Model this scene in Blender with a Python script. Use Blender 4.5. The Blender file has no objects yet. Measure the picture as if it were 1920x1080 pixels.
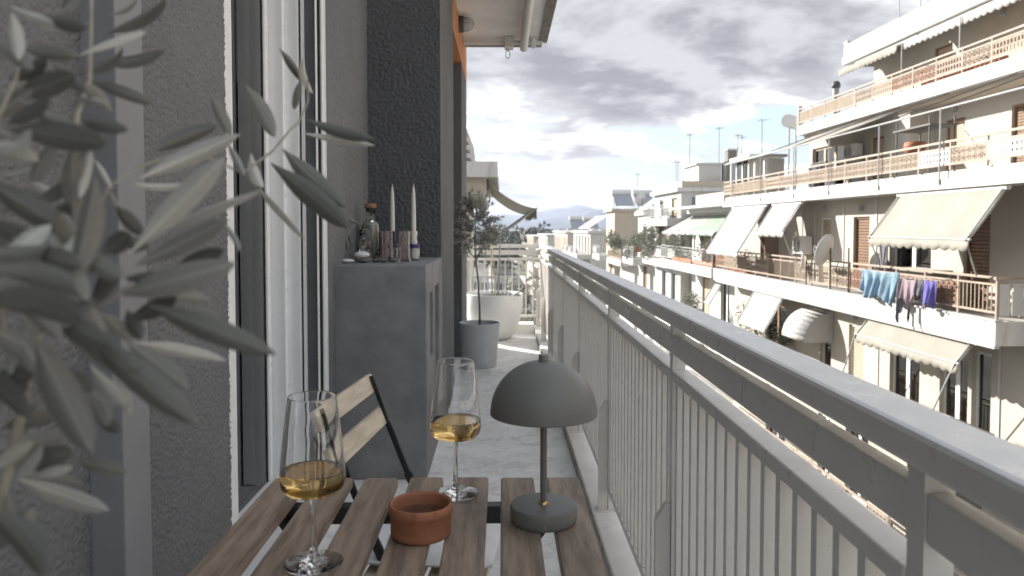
import bpy, bmesh, math, random
from mathutils import Vector, Matrix, Euler

R_ = math.radians
S = bpy.context.scene
COL = S.collection

# ------------------------------------------------------------------ camera
cam_d = bpy.data.cameras.new('camera')
cam = bpy.data.objects.new('camera', cam_d)
COL.objects.link(cam)
cam.location = (0, 0, 1.16)
cam.rotation_euler = (R_(90 - 2.3), 0, -0.01286)
cam_d.sensor_width = 36.0
cam_d.lens = 26.25
cam_d.shift_y = -59 / 1920
cam_d.clip_start = 0.02
cam_d.clip_end = 12000
cam_d.dof.use_dof = True
cam_d.dof.focus_distance = 1.8
cam_d.dof.aperture_fstop = 6.8
S.camera = cam

# ------------------------------------------------------------------ light
SUN = Vector((-1.0, 0.95, 0.54)).normalized()
SUN_EL = math.asin(SUN.z)
SUN_AZ = math.atan2(SUN.x, SUN.y)
sun_d = bpy.data.lights.new('sun', 'SUN')
sun_d.energy = 2.0
sun_d.angle = R_(0.6)
sun_d.color = (1.0, 0.95, 0.87)
sun = bpy.data.objects.new('sun', sun_d)
COL.objects.link(sun)
sun.rotation_euler = SUN.to_track_quat('Z', 'Y').to_euler()
sun.location = (-6, 6, 12)

W = bpy.data.worlds.new('World')
S.world = W
W.use_nodes = True
nt = W.node_tree
nt.nodes.clear()
def N(t, tree=None, **kw):
    n = (tree or nt).nodes.new(t)
    for k, v in kw.items():
        setattr(n, k, v)
    return n
def LK(a, b, tree=None):
    (tree or nt).links.new(a, b)
def MATH(op, a, b=None, tree=None, clamp=False):
    n = N('ShaderNodeMath', tree, operation=op)
    n.use_clamp = clamp
    for i, v in enumerate((a, b)):
        if v is None: continue
        if isinstance(v, (int, float)): n.inputs[i].default_value = v
        else: LK(v, n.inputs[i], tree)
    return n.outputs[0]
def RANGE(v, a, b, c=0.0, d=1.0, tree=None):
    n = N('ShaderNodeMapRange', tree, interpolation_type='SMOOTHSTEP')
    LK(v, n.inputs[0], tree)
    for i, q in enumerate((a, b, c, d)):
        n.inputs[i + 1].default_value = q
    return n.outputs[0]
def MIX(f, a, b, tree=None, mode='MIX'):
    n = N('ShaderNodeMix', tree, data_type='RGBA', blend_type=mode)
    for i, v in ((0, f), (6, a), (7, b)):
        if isinstance(v, (int, float)): n.inputs[i].default_value = v
        elif isinstance(v, tuple): n.inputs[i].default_value = v if len(v) == 4 else v + (1,)
        else: LK(v, n.inputs[i], tree)
    return n.outputs[2]

sky = N('ShaderNodeTexSky', sky_type='NISHITA', sun_disc=False)
sky.sun_elevation = SUN_EL
sky.sun_rotation = SUN_AZ
sky.air_density = 1.0
sky.dust_density = 1.6
tc = N('ShaderNodeTexCoord')
sep = N('ShaderNodeSeparateXYZ'); LK(tc.outputs['Generated'], sep.inputs[0])
zc = MATH('MAXIMUM', sep.outputs[2], 0.0)
den = MATH('ADD', zc, 0.16)
comb = N('ShaderNodeCombineXYZ')
LK(MATH('DIVIDE', sep.outputs[0], den), comb.inputs[0])
LK(MATH('DIVIDE', sep.outputs[1], den), comb.inputs[1])
def cloud_noise(loc, scale, detail, rough, dist=0.2):
    mp = N('ShaderNodeMapping'); mp.inputs['Location'].default_value = loc
    LK(comb.outputs[0], mp.inputs[0])
    n = N('ShaderNodeTexNoise'); n.inputs['Scale'].default_value = scale
    n.inputs['Detail'].default_value = detail; n.inputs['Roughness'].default_value = rough
    n.inputs['Distortion'].default_value = dist
    LK(mp.outputs[0], n.inputs['Vector'])
    return n.outputs[0]
CL = (-3.810, 4.782, 0.0)
big = cloud_noise(CL, 0.50, 2, 0.5, 0.2)
fine = cloud_noise((CL[0] + 9, CL[1], 0), 1.3, 9, 0.58, 0.2)
fine2 = cloud_noise((CL[0] + 9 + 0.09, CL[1] - 0.08, 0), 1.3, 9, 0.58, 0.2)
dens = MATH('ADD', MATH('MULTIPLY', big, 0.60), MATH('MULTIPLY', fine, 0.40))
cover = RANGE(dens, 0.45, 0.51)
thick = RANGE(dens, 0.465, 0.57)
relief = RANGE(MATH('SUBTRACT', fine, fine2), -0.08, 0.08)
white = MIX(RANGE(MATH('SUBTRACT', fine, fine2), -0.04, 0.11), (0.150, 0.151, 0.157), (0.54, 0.535, 0.52))
dark = MIX(relief, (0.070, 0.0715, 0.079), (0.130, 0.131, 0.140))
ccol = MIX(thick, white, dark)
skyc = MIX(1.0, sky.outputs[0], (0.07, 0.07, 0.07), mode='MULTIPLY')
blue = MIX(0.85, skyc, (0.118, 0.145, 0.182))
allc = MIX(cover, blue, ccol)
hz = RANGE(zc, 0.0, 0.13)
allc = MIX(hz, MIX(0.55, allc, (0.132, 0.142, 0.158)), allc)
bg = N('ShaderNodeBackground'); bg.inputs[1].default_value = 1.0
LK(allc, bg.inputs[0])
wo = N('ShaderNodeOutputWorld'); LK(bg.outputs[0], wo.inputs[0])

S.view_settings.view_transform = 'Standard'
S.view_settings.look = 'None'
S.view_settings.exposure = 2.5
S.view_settings.gamma = 1.0
S.view_settings.use_curve_mapping = False
S.render.engine = 'CYCLES'
S.cycles.use_denoising = True
S.cycles.max_bounces = 12
S.cycles.diffuse_bounces = 4
S.cycles.glossy_bounces = 6
S.cycles.transmission_bounces = 12
S.cycles.transparent_max_bounces = 16
S.cycles.sample_clamp_indirect = 6.0
S.cycles.caustics_refractive = True
S.cycles.caustics_reflective = False

# ------------------------------------------------------------------ materials
MATS = {}
def M(name, col, rough=0.6, var=0.12, vs=6.0, bump=0.0, bs=60.0, metal=0.0, spec=0.4, stretch=(1, 1, 1), bd=0.004,
      specks=None, dirt=None, rnd=0.0, voro=False, coat=0.0, sheen=0.0, trans=0.0):
    m = bpy.data.materials.new(name); m.use_nodes = True
    t = m.node_tree; t.nodes.clear()
    out = N('ShaderNodeOutputMaterial', t); b = N('ShaderNodeBsdfPrincipled', t)
    LK(b.outputs[0], out.inputs[0], t)
    co = N('ShaderNodeTexCoord', t); oi = N('ShaderNodeObjectInfo', t)
    mp = N('ShaderNodeMapping', t); mp.inputs['Scale'].default_value = stretch
    LK(co.outputs['Object'], mp.inputs[0], t)
    ad = N('ShaderNodeVectorMath', t, operation='ADD')
    sc = N('ShaderNodeVectorMath', t, operation='SCALE'); sc.inputs['Scale'].default_value = 17.0
    cb = N('ShaderNodeCombineXYZ', t)
    for i in range(3): LK(oi.outputs['Random'], cb.inputs[i], t)
    LK(cb.outputs[0], sc.inputs[0], t); LK(mp.outputs[0], ad.inputs[0], t); LK(sc.outputs[0], ad.inputs[1], t)
    vec = ad.outputs[0]
    def noise(scale, detail=6, rough=0.6):
        n = N('ShaderNodeTexNoise', t); n.inputs['Scale'].default_value = scale
        n.inputs['Detail'].default_value = detail; n.inputs['Roughness'].default_value = rough
        LK(vec, n.inputs['Vector'], t); return n.outputs[0]
    c = tuple(col)
    lo = tuple(max(0, v * (1 - var)) for v in c); hi = tuple(min(1, v * (1 + var)) for v in c)
    cc = MIX(RANGE(noise(vs), 0.3, 0.7, tree=t), lo, hi, t)
    if specks:
        cc = MIX(RANGE(noise(specks[0], 3, 0.5), specks[1], specks[1] + 0.08, tree=t), cc, specks[2], t)
    if dirt:
        cc = MIX(MATH('MULTIPLY', RANGE(noise(dirt[0], 8, 0.7), dirt[1], dirt[1] + 0.2, tree=t), dirt[3], t), cc, dirt[2], t)
    if rnd:
        cc = MIX(1.0, cc, MIX(oi.outputs['Random'], (1 - rnd,) * 3, (1 + rnd * .6,) * 3, t), t, 'MULTIPLY')
    LK(cc, b.inputs['Base Color'], t)
    b.inputs['Metallic'].default_value = metal
    b.inputs['Specular IOR Level'].default_value = spec
    b.inputs['Coat Weight'].default_value = coat
    b.inputs['Sheen Weight'].default_value = sheen
    LK(RANGE(noise(vs * 2.3), 0.25, 0.75, max(0, rough - 0.1), min(1, rough + 0.1), tree=t), b.inputs['Roughness'], t)
    if bump:
        bn = N('ShaderNodeBump', t); bn.inputs['Strength'].default_value = bump; bn.inputs['Distance'].default_value = bd
        if voro:
            v = N('ShaderNodeTexVoronoi', t, feature='SMOOTH_F1'); v.inputs['Scale'].default_value = bs
            v.inputs['Smoothness'].default_value = 0.6
            dv = N('ShaderNodeVectorMath', t, operation='ADD'); nz = N('ShaderNodeTexNoise', t); nz.inputs['Scale'].default_value = bs * 0.7
            LK(vec, nz.inputs['Vector'], t)
            s2 = N('ShaderNodeVectorMath', t, operation='SCALE'); s2.inputs['Scale'].default_value = 0.02
            LK(nz.outputs[1], s2.inputs[0], t); LK(vec, dv.inputs[0], t); LK(s2.outputs[0], dv.inputs[1], t)
            LK(dv.outputs[0], v.inputs['Vector'], t)
            h = MATH('ADD', MATH('MULTIPLY', v.outputs[0], -1.0, t), MATH('MULTIPLY', noise(bs * 1.7, 3), 0.8, t), t)
        else:
            h = noise(bs, 5, 0.62)
        LK(h, bn.inputs['Height'], t); LK(bn.outputs[0], b.inputs['Normal'], t)
    if trans:
        tl = N('ShaderNodeBsdfTranslucent', t); LK(cc, tl.inputs[0], t)
        mx = N('ShaderNodeMixShader', t); mx.inputs[0].default_value = trans
        LK(b.outputs[0], mx.inputs[1], t); LK(tl.outputs[0], mx.inputs[2], t); LK(mx.outputs[0], out.inputs[0], t)
    MATS[name] = m
    return m

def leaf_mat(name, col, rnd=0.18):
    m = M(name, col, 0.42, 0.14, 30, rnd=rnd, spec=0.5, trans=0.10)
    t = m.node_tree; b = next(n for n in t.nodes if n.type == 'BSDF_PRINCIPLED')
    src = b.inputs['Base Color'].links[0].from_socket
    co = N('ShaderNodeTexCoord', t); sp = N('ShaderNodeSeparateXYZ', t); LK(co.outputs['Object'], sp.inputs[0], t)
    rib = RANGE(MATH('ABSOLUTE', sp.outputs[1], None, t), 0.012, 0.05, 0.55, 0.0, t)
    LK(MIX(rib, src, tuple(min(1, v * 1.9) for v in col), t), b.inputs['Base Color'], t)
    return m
def glass_mat(name, col=(1, 1, 1), ior=1.45, rough=0.0):
    m = bpy.data.materials.new(name); m.use_nodes = True
    b = m.node_tree.nodes['Principled BSDF']
    b.inputs['Base Color'].default_value = (*col, 1)
    b.inputs['Transmission Weight'].default_value = 1.0
    b.inputs['IOR'].default_value = ior
    b.inputs['Roughness'].default_value = rough
    MATS[name] = m; return m

def pane_mat(name, tint=(0.8, 0.82, 0.83), ior=1.6, base=0.0, rough=0.01):
    m = bpy.data.materials.new(name); m.use_nodes = True
    t = m.node_tree; t.nodes.clear()
    out = N('ShaderNodeOutputMaterial', t)
    g = N('ShaderNodeBsdfGlossy', t); g.inputs['Roughness'].default_value = rough
    tr = N('ShaderNodeBsdfTransparent', t); tr.inputs[0].default_value = (*tint, 1)
    fr = N('ShaderNodeFresnel', t); fr.inputs[0].default_value = ior
    mx = N('ShaderNodeMixShader', t)
    LK(MATH('ADD', fr.outputs[0], base, t, True), mx.inputs[0], t)
    LK(tr.outputs[0], mx.inputs[1], t); LK(g.outputs[0], mx.inputs[2], t); LK(mx.outputs[0], out.inputs[0], t)
    MATS[name] = m; return m

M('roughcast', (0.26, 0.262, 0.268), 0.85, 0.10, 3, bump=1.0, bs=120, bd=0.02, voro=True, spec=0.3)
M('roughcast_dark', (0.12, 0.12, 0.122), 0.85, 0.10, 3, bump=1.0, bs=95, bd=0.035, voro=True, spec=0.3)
M('coat', (0.165, 0.166, 0.17), 0.85, 0.08, 2.5, spec=0.3, dirt=(2.2, 0.60, (0.11, 0.112, 0.118), 0.5))
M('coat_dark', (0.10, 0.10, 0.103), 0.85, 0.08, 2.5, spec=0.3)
M('smooth_grey', (0.22, 0.221, 0.23), 0.55, 0.06, 3, bump=0.1, bs=40, spec=0.4)
M('plaster_grey', (0.225, 0.223, 0.223), 0.75, 0.16, 5, bump=0.35, bs=14, bd=0.01, spec=0.3, dirt=(9, 0.55, (0.20, 0.20, 0.205), 0.4))
M('orange_paint', (0.50, 0.215, 0.09), 0.8, 0.06, 3, bump=0.4, bs=120)
M('white_paint', (0.74, 0.735, 0.72), 0.5, 0.05, 4, bump=0.12, bs=30, dirt=(5, 0.6, (0.5, 0.49, 0.46), 0.35))
M('white_frame', (0.90, 0.895, 0.885), 0.3, 0.02, 3)
M('white_edge', (0.78, 0.78, 0.77), 0.7, 0.05, 20, bump=0.5, bs=90)
M('dark_gasket', (0.012, 0.012, 0.013), 0.6)
M('channel_grey', (0.10, 0.105, 0.11), 0.4, 0.05)
M('soffit', (0.88, 0.87, 0.85), 0.8, 0.08, 3, bump=0.2, bs=30, dirt=(6, 0.55, (0.35, 0.33, 0.30), 0.4))
M('soffit_edge', (0.30, 0.275, 0.24), 0.9, 0.25, 12, bump=0.6, bs=50)
M('floor_paint', (0.82, 0.80, 0.765), 0.55, 0.12, 5, bump=0.45, bs=45, bd=0.006, specks=(38, 0.55, (0.90, 0.89, 0.87)),
  dirt=(11, 0.50, (0.47, 0.455, 0.42), 0.7))
M('kerb_paint', (0.86, 0.84, 0.805), 0.6, 0.08, 5, bump=0.2, bs=40, dirt=(10, 0.58, (0.42, 0.40, 0.36), 0.5))
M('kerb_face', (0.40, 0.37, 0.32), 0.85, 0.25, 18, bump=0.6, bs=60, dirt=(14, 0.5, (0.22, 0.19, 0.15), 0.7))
M('rail_paint', (0.73, 0.71, 0.675), 0.34, 0.025, 8, bump=0.22, bs=55, bd=0.002, spec=0.5, specks=(75, 0.725, (0.42, 0.39, 0.35)), 
  dirt=(30, 0.70, (0.40, 0.38, 0.35), 0.45))
M('table_wood', (0.265, 0.195, 0.140), 0.55, 0.40, 9, bump=0.45, bs=40, bd=0.002, stretch=(7, 0.7, 7), rnd=0.10,
  dirt=(13, 0.50, (0.33, 0.265, 0.21), 0.45), spec=0.4)
M('pale_wood', (0.56, 0.48, 0.37), 0.6, 0.18, 10, bump=0.3, bs=30, bd=0.002, stretch=(6, 0.8, 6), dirt=(8, 0.55, (0.36, 0.30, 0.22), 0.4))
M('black_steel', (0.013, 0.013, 0.014), 0.35, 0.1, 20, spec=0.5)
M('cushion', (0.72, 0.71, 0.69), 0.9, 0.05, 15, bump=0.3, bs=150, bd=0.002, sheen=0.2)
glass_mat('clear_glass', (1, 1, 1), 1.47)
glass_mat('white_wine', (0.91, 0.64, 0.27), 1.34)
glass_mat('pink_glass', (0.93, 0.86, 0.85), 1.45, 0.03)
glass_mat('bottle_glass', (0.86, 0.88, 0.84), 1.45, 0.05)
M('murky_liquid', (0.36, 0.34, 0.30), 0.4, 0.05)
M('terracotta', (0.35, 0.145, 0.075), 0.7, 0.14, 14, bump=0.3, bs=60, bd=0.002, dirt=(20, 0.56, (0.26, 0.10, 0.05), 0.6))
M('terracotta_glaze', (0.20, 0.105, 0.065), 0.30, 0.30, 18, dirt=(22, 0.5, (0.34, 0.17, 0.10), 0.6), spec=0.6)
M('drip_stain', (0.31, 0.115, 0.055), 0.5, 0.2, 30)
M('lamp_grey', (0.172, 0.166, 0.150), 0.50, 0.03, 8, bump=0.06, bs=500, bd=0.001, spec=0.45)
M('brass', (0.55, 0.40, 0.18), 0.25, 0.05, metal=1.0)
M('wax', (0.80, 0.77, 0.68), 0.5, 0.03, trans=0.15)
M('cork', (0.30, 0.15, 0.08), 0.85, 0.2, 80, bump=0.4, bs=200)
M('cobalt', (0.035, 0.02, 0.16), 0.25, 0.1)
M('dark_blue', (0.03, 0.03, 0.06), 0.3, 0.1)
M('pebble_white', (0.68, 0.67, 0.65), 0.6, 0.08, 30)
M('pebble_dark', (0.13, 0.125, 0.12), 0.6, 0.2, 40)
M('pot_blue_grey', (0.57, 0.60, 0.61), 0.6, 0.05, 6, bump=0.1, bs=80)
M('pot_white', (0.80, 0.795, 0.78), 0.45, 0.03, 6)
M('soil', (0.06, 0.045, 0.035), 0.95, 0.3, 60, bump=0.8, bs=90)
M('bark', (0.20, 0.18, 0.155), 0.9, 0.2, 40, bump=0.6, bs=90)
M('twig', (0.30, 0.285, 0.235), 0.8, 0.2, 60)
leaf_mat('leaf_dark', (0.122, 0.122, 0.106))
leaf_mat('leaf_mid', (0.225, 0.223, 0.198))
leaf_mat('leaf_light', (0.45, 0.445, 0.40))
M('olive_crown', (0.38, 0.38, 0.345), 0.6, 0.35, 9, trans=0.15)
M('shrub_green', (0.20, 0.21, 0.165), 0.7, 0.4, 3, trans=0.15)
M('far_green', (0.12, 0.13, 0.11), 0.8, 0.35, 0.3)
M('cane', (0.52, 0.44, 0.28), 0.7, 0.2, 30)
M('bulb_glass', (0.45, 0.47, 0.47), 0.15, 0.05)
M('facade_cream', (0.45, 0.415, 0.36), 0.85, 0.05, 1.2, bump=0.15, bs=30, dirt=(1.3, 0.58, (0.45, 0.40, 0.33), 0.4))
M('facade_tan', (0.48, 0.41, 0.33), 0.85, 0.06, 1.2, bump=0.15, bs=30)
M('facade_white', (0.52, 0.508, 0.48), 0.8, 0.05, 1.5, bump=0.1, bs=20, dirt=(1.8, 0.58, (0.48, 0.45, 0.40), 0.4))
M('fascia_white', (0.55, 0.542, 0.525), 0.75, 0.05, 2.5, stretch=(2, 2, .3), dirt=(2.2, 0.50, (0.38, 0.355, 0.315), 0.75))
M('fascia_grey', (0.47, 0.465, 0.455), 0.8, 0.08, 2.5, dirt=(3.0, 0.55, (0.32, 0.30, 0.27), 0.4))
M('railing_peach', (0.37, 0.295, 0.235), 0.6, 0.12, 4)
M('lattice_peach', (0.305, 0.24, 0.185), 0.7, 0.12, 4)
M('lattice_rust', (0.27, 0.165, 0.115), 0.7, 0.15, 4)
M('reed', (0.31, 0.253, 0.195), 0.8, 0.25, 9, stretch=(1, 8, 0.4), bump=0.5, bs=14)
M('shutter_brown', (0.20, 0.115, 0.065), 0.6, 0.15, 5, rnd=0.1)
M('shutter_beige', (0.46, 0.385, 0.29), 0.6, 0.08, 5)
M('door_peach', (0.50, 0.385, 0.275), 0.6, 0.05, 5)
M('awning_cream', (0.38, 0.36, 0.315), 0.9, 0.07, 1.2, trans=0.2, bump=0.15, bs=6, bd=0.05)
M('awning_white', (0.50, 0.49, 0.475), 0.9, 0.05, 1.5, trans=0.2, bump=0.15, bs=6, bd=0.05)
M('awning_green', (0.36, 0.44, 0.37), 0.9, 0.08, 1.5, trans=0.2)
M('awning_grey', (0.46, 0.465, 0.455), 0.9, 0.06, 1.5, trans=0.2)
M('awning_teal', (0.16, 0.21, 0.20), 0.9, 0.06, 1.5)
M('metal_grey', (0.36, 0.36, 0.355), 0.45, 0.1, 10)
M('metal_dark', (0.10, 0.095, 0.09), 0.5, 0.2, 10)
M('dish_white', (0.66, 0.65, 0.62), 0.5, 0.05, 4)
M('ac_white', (0.70, 0.69, 0.665), 0.5, 0.05, 4)
M('interior_dark', (0.16, 0.15, 0.14), 0.9, 0.3, 1)
M('reflection_grey', (0.40, 0.40, 0.395), 0.8, 0.08, 9, stretch=(1, 6, .1))  # reflected grey of the door glass put into the colour, with faint upright streaks
M('awning_thin', (0.66, 0.63, 0.56), 0.9, 0.05, 1.5, trans=0.5)
M('curtain', (0.58, 0.56, 0.53), 0.9, 0.1, 6, trans=0.2)
M('cloth_blue', (0.20, 0.30, 0.39), 0.9, 0.15, 8, bump=0.3, bs=30)
M('cloth_purple', (0.13, 0.115, 0.36), 0.9, 0.2, 8)
M('cloth_mauve', (0.27, 0.21, 0.24), 0.9, 0.2, 8, stretch=(1, 1, 9))
M('cloth_black', (0.03, 0.028, 0.033), 0.9, 0.2, 8)
M('cloth_slate', (0.12, 0.12, 0.15), 0.9, 0.2, 8)
M('flower_red', (0.42, 0.06, 0.045), 0.7, 0.4, 20)
M('flower_orange', (0.50, 0.20, 0.07), 0.7, 0.4, 20)
M('green_door', (0.13, 0.28, 0.15), 0.6, 0.06, 4)
M('asphalt', (0.055, 0.055, 0.056), 0.9, 0.2, 0.6, bump=0.2, bs=20)
M('ground', (0.17, 0.16, 0.14), 0.95, 0.3, 0.02)
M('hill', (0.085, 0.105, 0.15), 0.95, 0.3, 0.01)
M('city', (0.52, 0.50, 0.46), 0.9, 0.25, 0.05)
M('solar', (0.30, 0.31, 0.33), 0.2, 0.1, 5)
pane_mat('door_pane', (0.93, 0.93, 0.93), 1.6, 0.05)
pane_mat('far_pane', (0.55, 0.58, 0.60), 1.6, 0.06)
pane_mat('wire_glass', (0.90, 0.90, 0.90), 1.5, 0.22, 0.4)

# ------------------------------------------------------------------ mesh tools
ANG = 0.0193                                   # the far side of the street runs a degree off our balcony
def frame_pt(p): 
    c, s = math.cos(ANG), math.sin(ANG)
    return Vector((p[0] * c - p[1] * s, p[0] * s + p[1] * c, p[2]))
ORG = {}

class MB:
    def __init__(self): self.v = []; self.f = []
    def add(self, vs, fs):
        o = len(self.v); self.v += [tuple(p) for p in vs]; self.f += [tuple(i + o for i in f) for f in fs]; return self
    def box(self, x0, x1, y0, y1, z0, z1):
        return self.add([(x, y, z) for z in (z0, z1) for y in (y0, y1) for x in (x0, x1)],
                        [(0, 2, 3, 1), (4, 5, 7, 6), (0, 1, 5, 4), (2, 6, 7, 3), (0, 4, 6, 2), (1, 3, 7, 5)])
    def bar(self, p, q, w, t=None, up=(0, 0, 1)):
        p, q = Vector(p), Vector(q); d = (q - p).normalized(); t = t or w; up = Vector(up)
        if abs(d.dot(up)) > 0.95: up = Vector((0, 1, 0)) if abs(d.y) < 0.9 else Vector((1, 0, 0))
        s = d.cross(up).normalized() * (w / 2); u = s.cross(d).normalized() * (t / 2)
        return self.add([p - s - u, p + s - u, p + s + u, p - s + u, q - s - u, q + s - u, q + s + u, q - s + u],
                        [(0, 1, 2, 3), (7, 6, 5, 4), (0, 4, 5, 1), (1, 5, 6, 2), (2, 6, 7, 3), (3, 7, 4, 0)])
    def tube(self, pts, r, n=8):
        pts = [Vector(p) for p in pts]; k = len(pts); rr = r if isinstance(r, (list, tuple)) else [r] * k
        base = len(self.v); prev = None
        for i, p in enumerate(pts):
            d = (pts[min(i + 1, k - 1)] - pts[max(i - 1, 0)]).normalized()
            if prev is None:
                a = Vector((0, 0, 1)) if abs(d.z) < 0.9 else Vector((1, 0, 0)); s = d.cross(a).normalized()
            else:
                s = (prev - d * prev.dot(d)).normalized()
            prev = s; u = d.cross(s)
            for j in range(n):
                w = 2 * math.pi * j / n
                self.v.append(tuple(p + (s * math.cos(w) + u * math.sin(w)) * rr[i]))
        for i in range(k - 1):
            for j in range(n):
                a = base + i * n + j; b = base + i * n + (j + 1) % n
                self.f.append((a, b, b + n, a + n))
        self.f.append(tuple(base + j for j in reversed(range(n)))); self.f.append(tuple(base + (k - 1) * n + j for j in range(n)))
        return self
    def lathe(self, prof, c=(0, 0, 0), n=32, closed=False):
        base = len(self.v); rings = []
        for r, z in prof:
            if r < 1e-6:
                self.v.append((c[0], c[1], c[2] + z)); rings.append([len(self.v) - 1])
            else:
                s = len(self.v)
                for j in range(n):
                    w = 2 * math.pi * j / n
                    self.v.append((c[0] + r * math.cos(w), c[1] + r * math.sin(w), c[2] + z))
                rings.append(list(range(s, s + n)))
        for a, b in zip(rings, rings[1:] + ([rings[0]] if closed else [])):
            for j in range(n):
                k = (j + 1) % n
                q = [a[j % len(a)], a[k % len(a)], b[k % len(b)], b[j % len(b)]]
                q = list(dict.fromkeys(q))
                if len(q) > 2: self.f.append(tuple(q))
        return self
    def prism(self, poly, axis, a, b):
        """poly: 2D points in the two remaining axes (in x,y,z order)"""
        def P(u, w, t):
            return {'x': (t, u, w), 'y': (u, t, w), 'z': (u, w, t)}[axis]
        n = len(poly)
        return self.add([P(u, w, a) for u, w in poly] + [P(u, w, b) for u, w in poly],
                        [tuple(range(n)), tuple(reversed(range(n, 2 * n)))] + [(i, i + n, (i + 1) % n + n, (i + 1) % n) for i in range(n)])
    def grid(self, fn, nu, nv):
        o = len(self.v)
        for i in range(nu + 1):
            for j in range(nv + 1): self.v.append(tuple(fn(i / nu, j / nv)))
        for i in range(nu):
            for j in range(nv):
                a = o + i * (nv + 1) + j; self.f.append((a, a + 1, a + nv + 2, a + nv + 1))
        return self
    def quad(self, *p): return self.add(p, [tuple(range(len(p)))])
    def leaf(self, p, d, nrm, l, w):
        d = d.normalized(); s = d.cross(nrm)
        if s.length < 1e-4: s = d.orthogonal()
        s = s.normalized() * (w / 2); p = Vector(p); k = d.cross(s).normalized() * (w * 0.2)
        return self.add([p, p + d * l * .45 + s + k, p + d * l, p + d * l * .45 - s + k], [(0, 1, 2), (0, 2, 3)])
    def mesh(self, name, org=(0, 0, 0)):
        me = bpy.data.meshes.new(name)
        me.from_pydata([(a - org[0], b - org[1], c - org[2]) for a, b, c in self.v], [], self.f)
        bm = bmesh.new(); bm.from_mesh(me); bmesh.ops.recalc_face_normals(bm, faces=bm.faces); bm.to_mesh(me); bm.free()
        return me
    def build(self, name, mat, parent=None, smooth=False, bevel=0.0, solid=0.0, org=None, fr=False, sub=0, raw=False):
        if org is None: org = ORG.get(parent.name, (0, 0, 0)) if parent is not None else (0, 0, 0)
        if raw:
            me = bpy.data.meshes.new(name)
            me.from_pydata([(a - org[0], b - org[1], c - org[2]) for a, b, c in self.v], [], self.f)
        else:
            me = self.mesh(name, org)
        o = place(name, me, mat, parent, smooth=smooth)
        if parent is None:
            o.location = frame_pt(org) if fr else Vector(org)
            if fr: o.rotation_euler.z = ANG
        ORG[o.name] = org
        if solid:
            m = o.modifiers.new('solid', 'SOLIDIFY'); m.thickness = solid; m.offset = 0
        if bevel:
            m = o.modifiers.new('bevel', 'BEVEL'); m.width = bevel; m.segments = 2; m.limit_method = 'ANGLE'; m.angle_limit = R_(40)
        if sub:
            m = o.modifiers.new('sub', 'SUBSURF'); m.levels = sub; m.render_levels = sub
        return o

def place(name, me, mat, parent=None, loc=(0, 0, 0), rot=None, smooth=False):
    if mat is not None and not me.materials: me.materials.append(MATS[mat])
    if smooth:
        for p in me.polygons: p.use_smooth = True
        if smooth == 'auto':
            try: me.set_sharp_from_angle(angle=R_(42))
            except Exception: pass
    o = bpy.data.objects.new(name, me); COL.objects.link(o)
    o.parent = parent; o.location = loc
    if rot is not None: o.rotation_euler = rot
    return o

def tag(o, label=None, cat=None, group=None, kind=None):
    if label: o['label'] = label
    if cat: o['category'] = cat
    if group: o['group'] = group
    if kind: o['kind'] = kind
    return o

def thing(name, label, cat, org, group=None, fr=False, rz=0.0):
    e = bpy.data.objects.new(name, None); COL.objects.link(e)
    e.empty_display_size = 0.1
    e.location = frame_pt(org) if fr else Vector(org)
    e.rotation_euler.z = (ANG if fr else 0) + rz
    ORG[e.name] = tuple(org)
    return tag(e, label, cat, group)

def struct(o): o['kind'] = 'structure'; return o

# ================================================================== SETTING: ground, street
o = MB().box(-400, 600, -300, 9000, -14.3, -13.0).build('ground', 'ground'); struct(o)
o = MB().box(1.5, 9.0, -60, 420, -13.0, -12.99).build('street', 'asphalt', fr=True); struct(o)
o = MB().box(0.2, 1.5, -60, 420, -13.0, -12.87).build('pavement', 'fascia_grey', fr=True); struct(o)
o = MB().box(9.0, 10.35, -60, 420, -13.0, -12.87).build('pavement', 'fascia_grey', fr=True); struct(o)

# ================================================================== OUR BALCONY
fl = struct(MB().box(-0.985, 0.345, -1.6, 8.05, -0.20, 0.0).build('balcony_floor', 'floor_paint'))
k = struct(MB().box(0.349, 0.50, -1.6, 8.30, -0.20, 0.058).build('kerb', 'kerb_paint', bevel=0.006))
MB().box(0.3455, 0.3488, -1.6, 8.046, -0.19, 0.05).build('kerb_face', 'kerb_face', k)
k2 = struct(MB().box(-0.985, 0.345, 8.054, 8.30, -0.20, 0.10).build('kerb', 'kerb_paint', bevel=0.006))

# --- the apartment house on the left
XW = -0.765
H = thing('apartment_house', 'dark grey roughcast house wall with white balcony door, beside the table', 'house', (-1.8, 3.0, 0.0))
ZT = 4.2
w = MB()
w.box(-0.985, XW, -1.6, 2.13, 0, ZT)                          # near wall
w.box(-0.985, XW, 2.13, 3.245, 2.55, ZT)                      # over the door
w.box(-0.985, XW, 3.245, 4.26, 0, ZT)                         # beyond the door
wl = w.build('wall', 'roughcast', H)
from mathutils import noise as NZ
def render_coat(fn, nu, nv, amp, fr_):
    m = MB()
    def g(u, v):
        p, nrm = fn(u, v); q = Vector(p) * fr_
        h = NZ.noise(q) + .55 * NZ.noise(q * 2.1 + Vector((3, 7, 1))) + .25 * NZ.noise(q * .23)
        h = max(-.75, min(.75, h * 1.5))
        return Vector(p) + Vector(nrm) * (amp * (h + 1.0))
    m.grid(g, nu, nv); return m
render_coat(lambda u, v: ((XW + .0005, .30 + u * 1.778, .10 + v * 1.85), (1, 0, 0)), 600, 560, .0032, 128).build('render_coat', 'coat', wl, smooth=True, raw=True)
render_coat(lambda u, v: ((XW + .0005, 3.262 + u * .996, .10 + v * 2.75), (1, 0, 0)), 170, 460, .0034, 75).build('render_coat', 'coat', wl, smooth=True, raw=True)
w = MB().box(-0.985, -0.353, 4.26, 5.37, 0, ZT)
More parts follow.
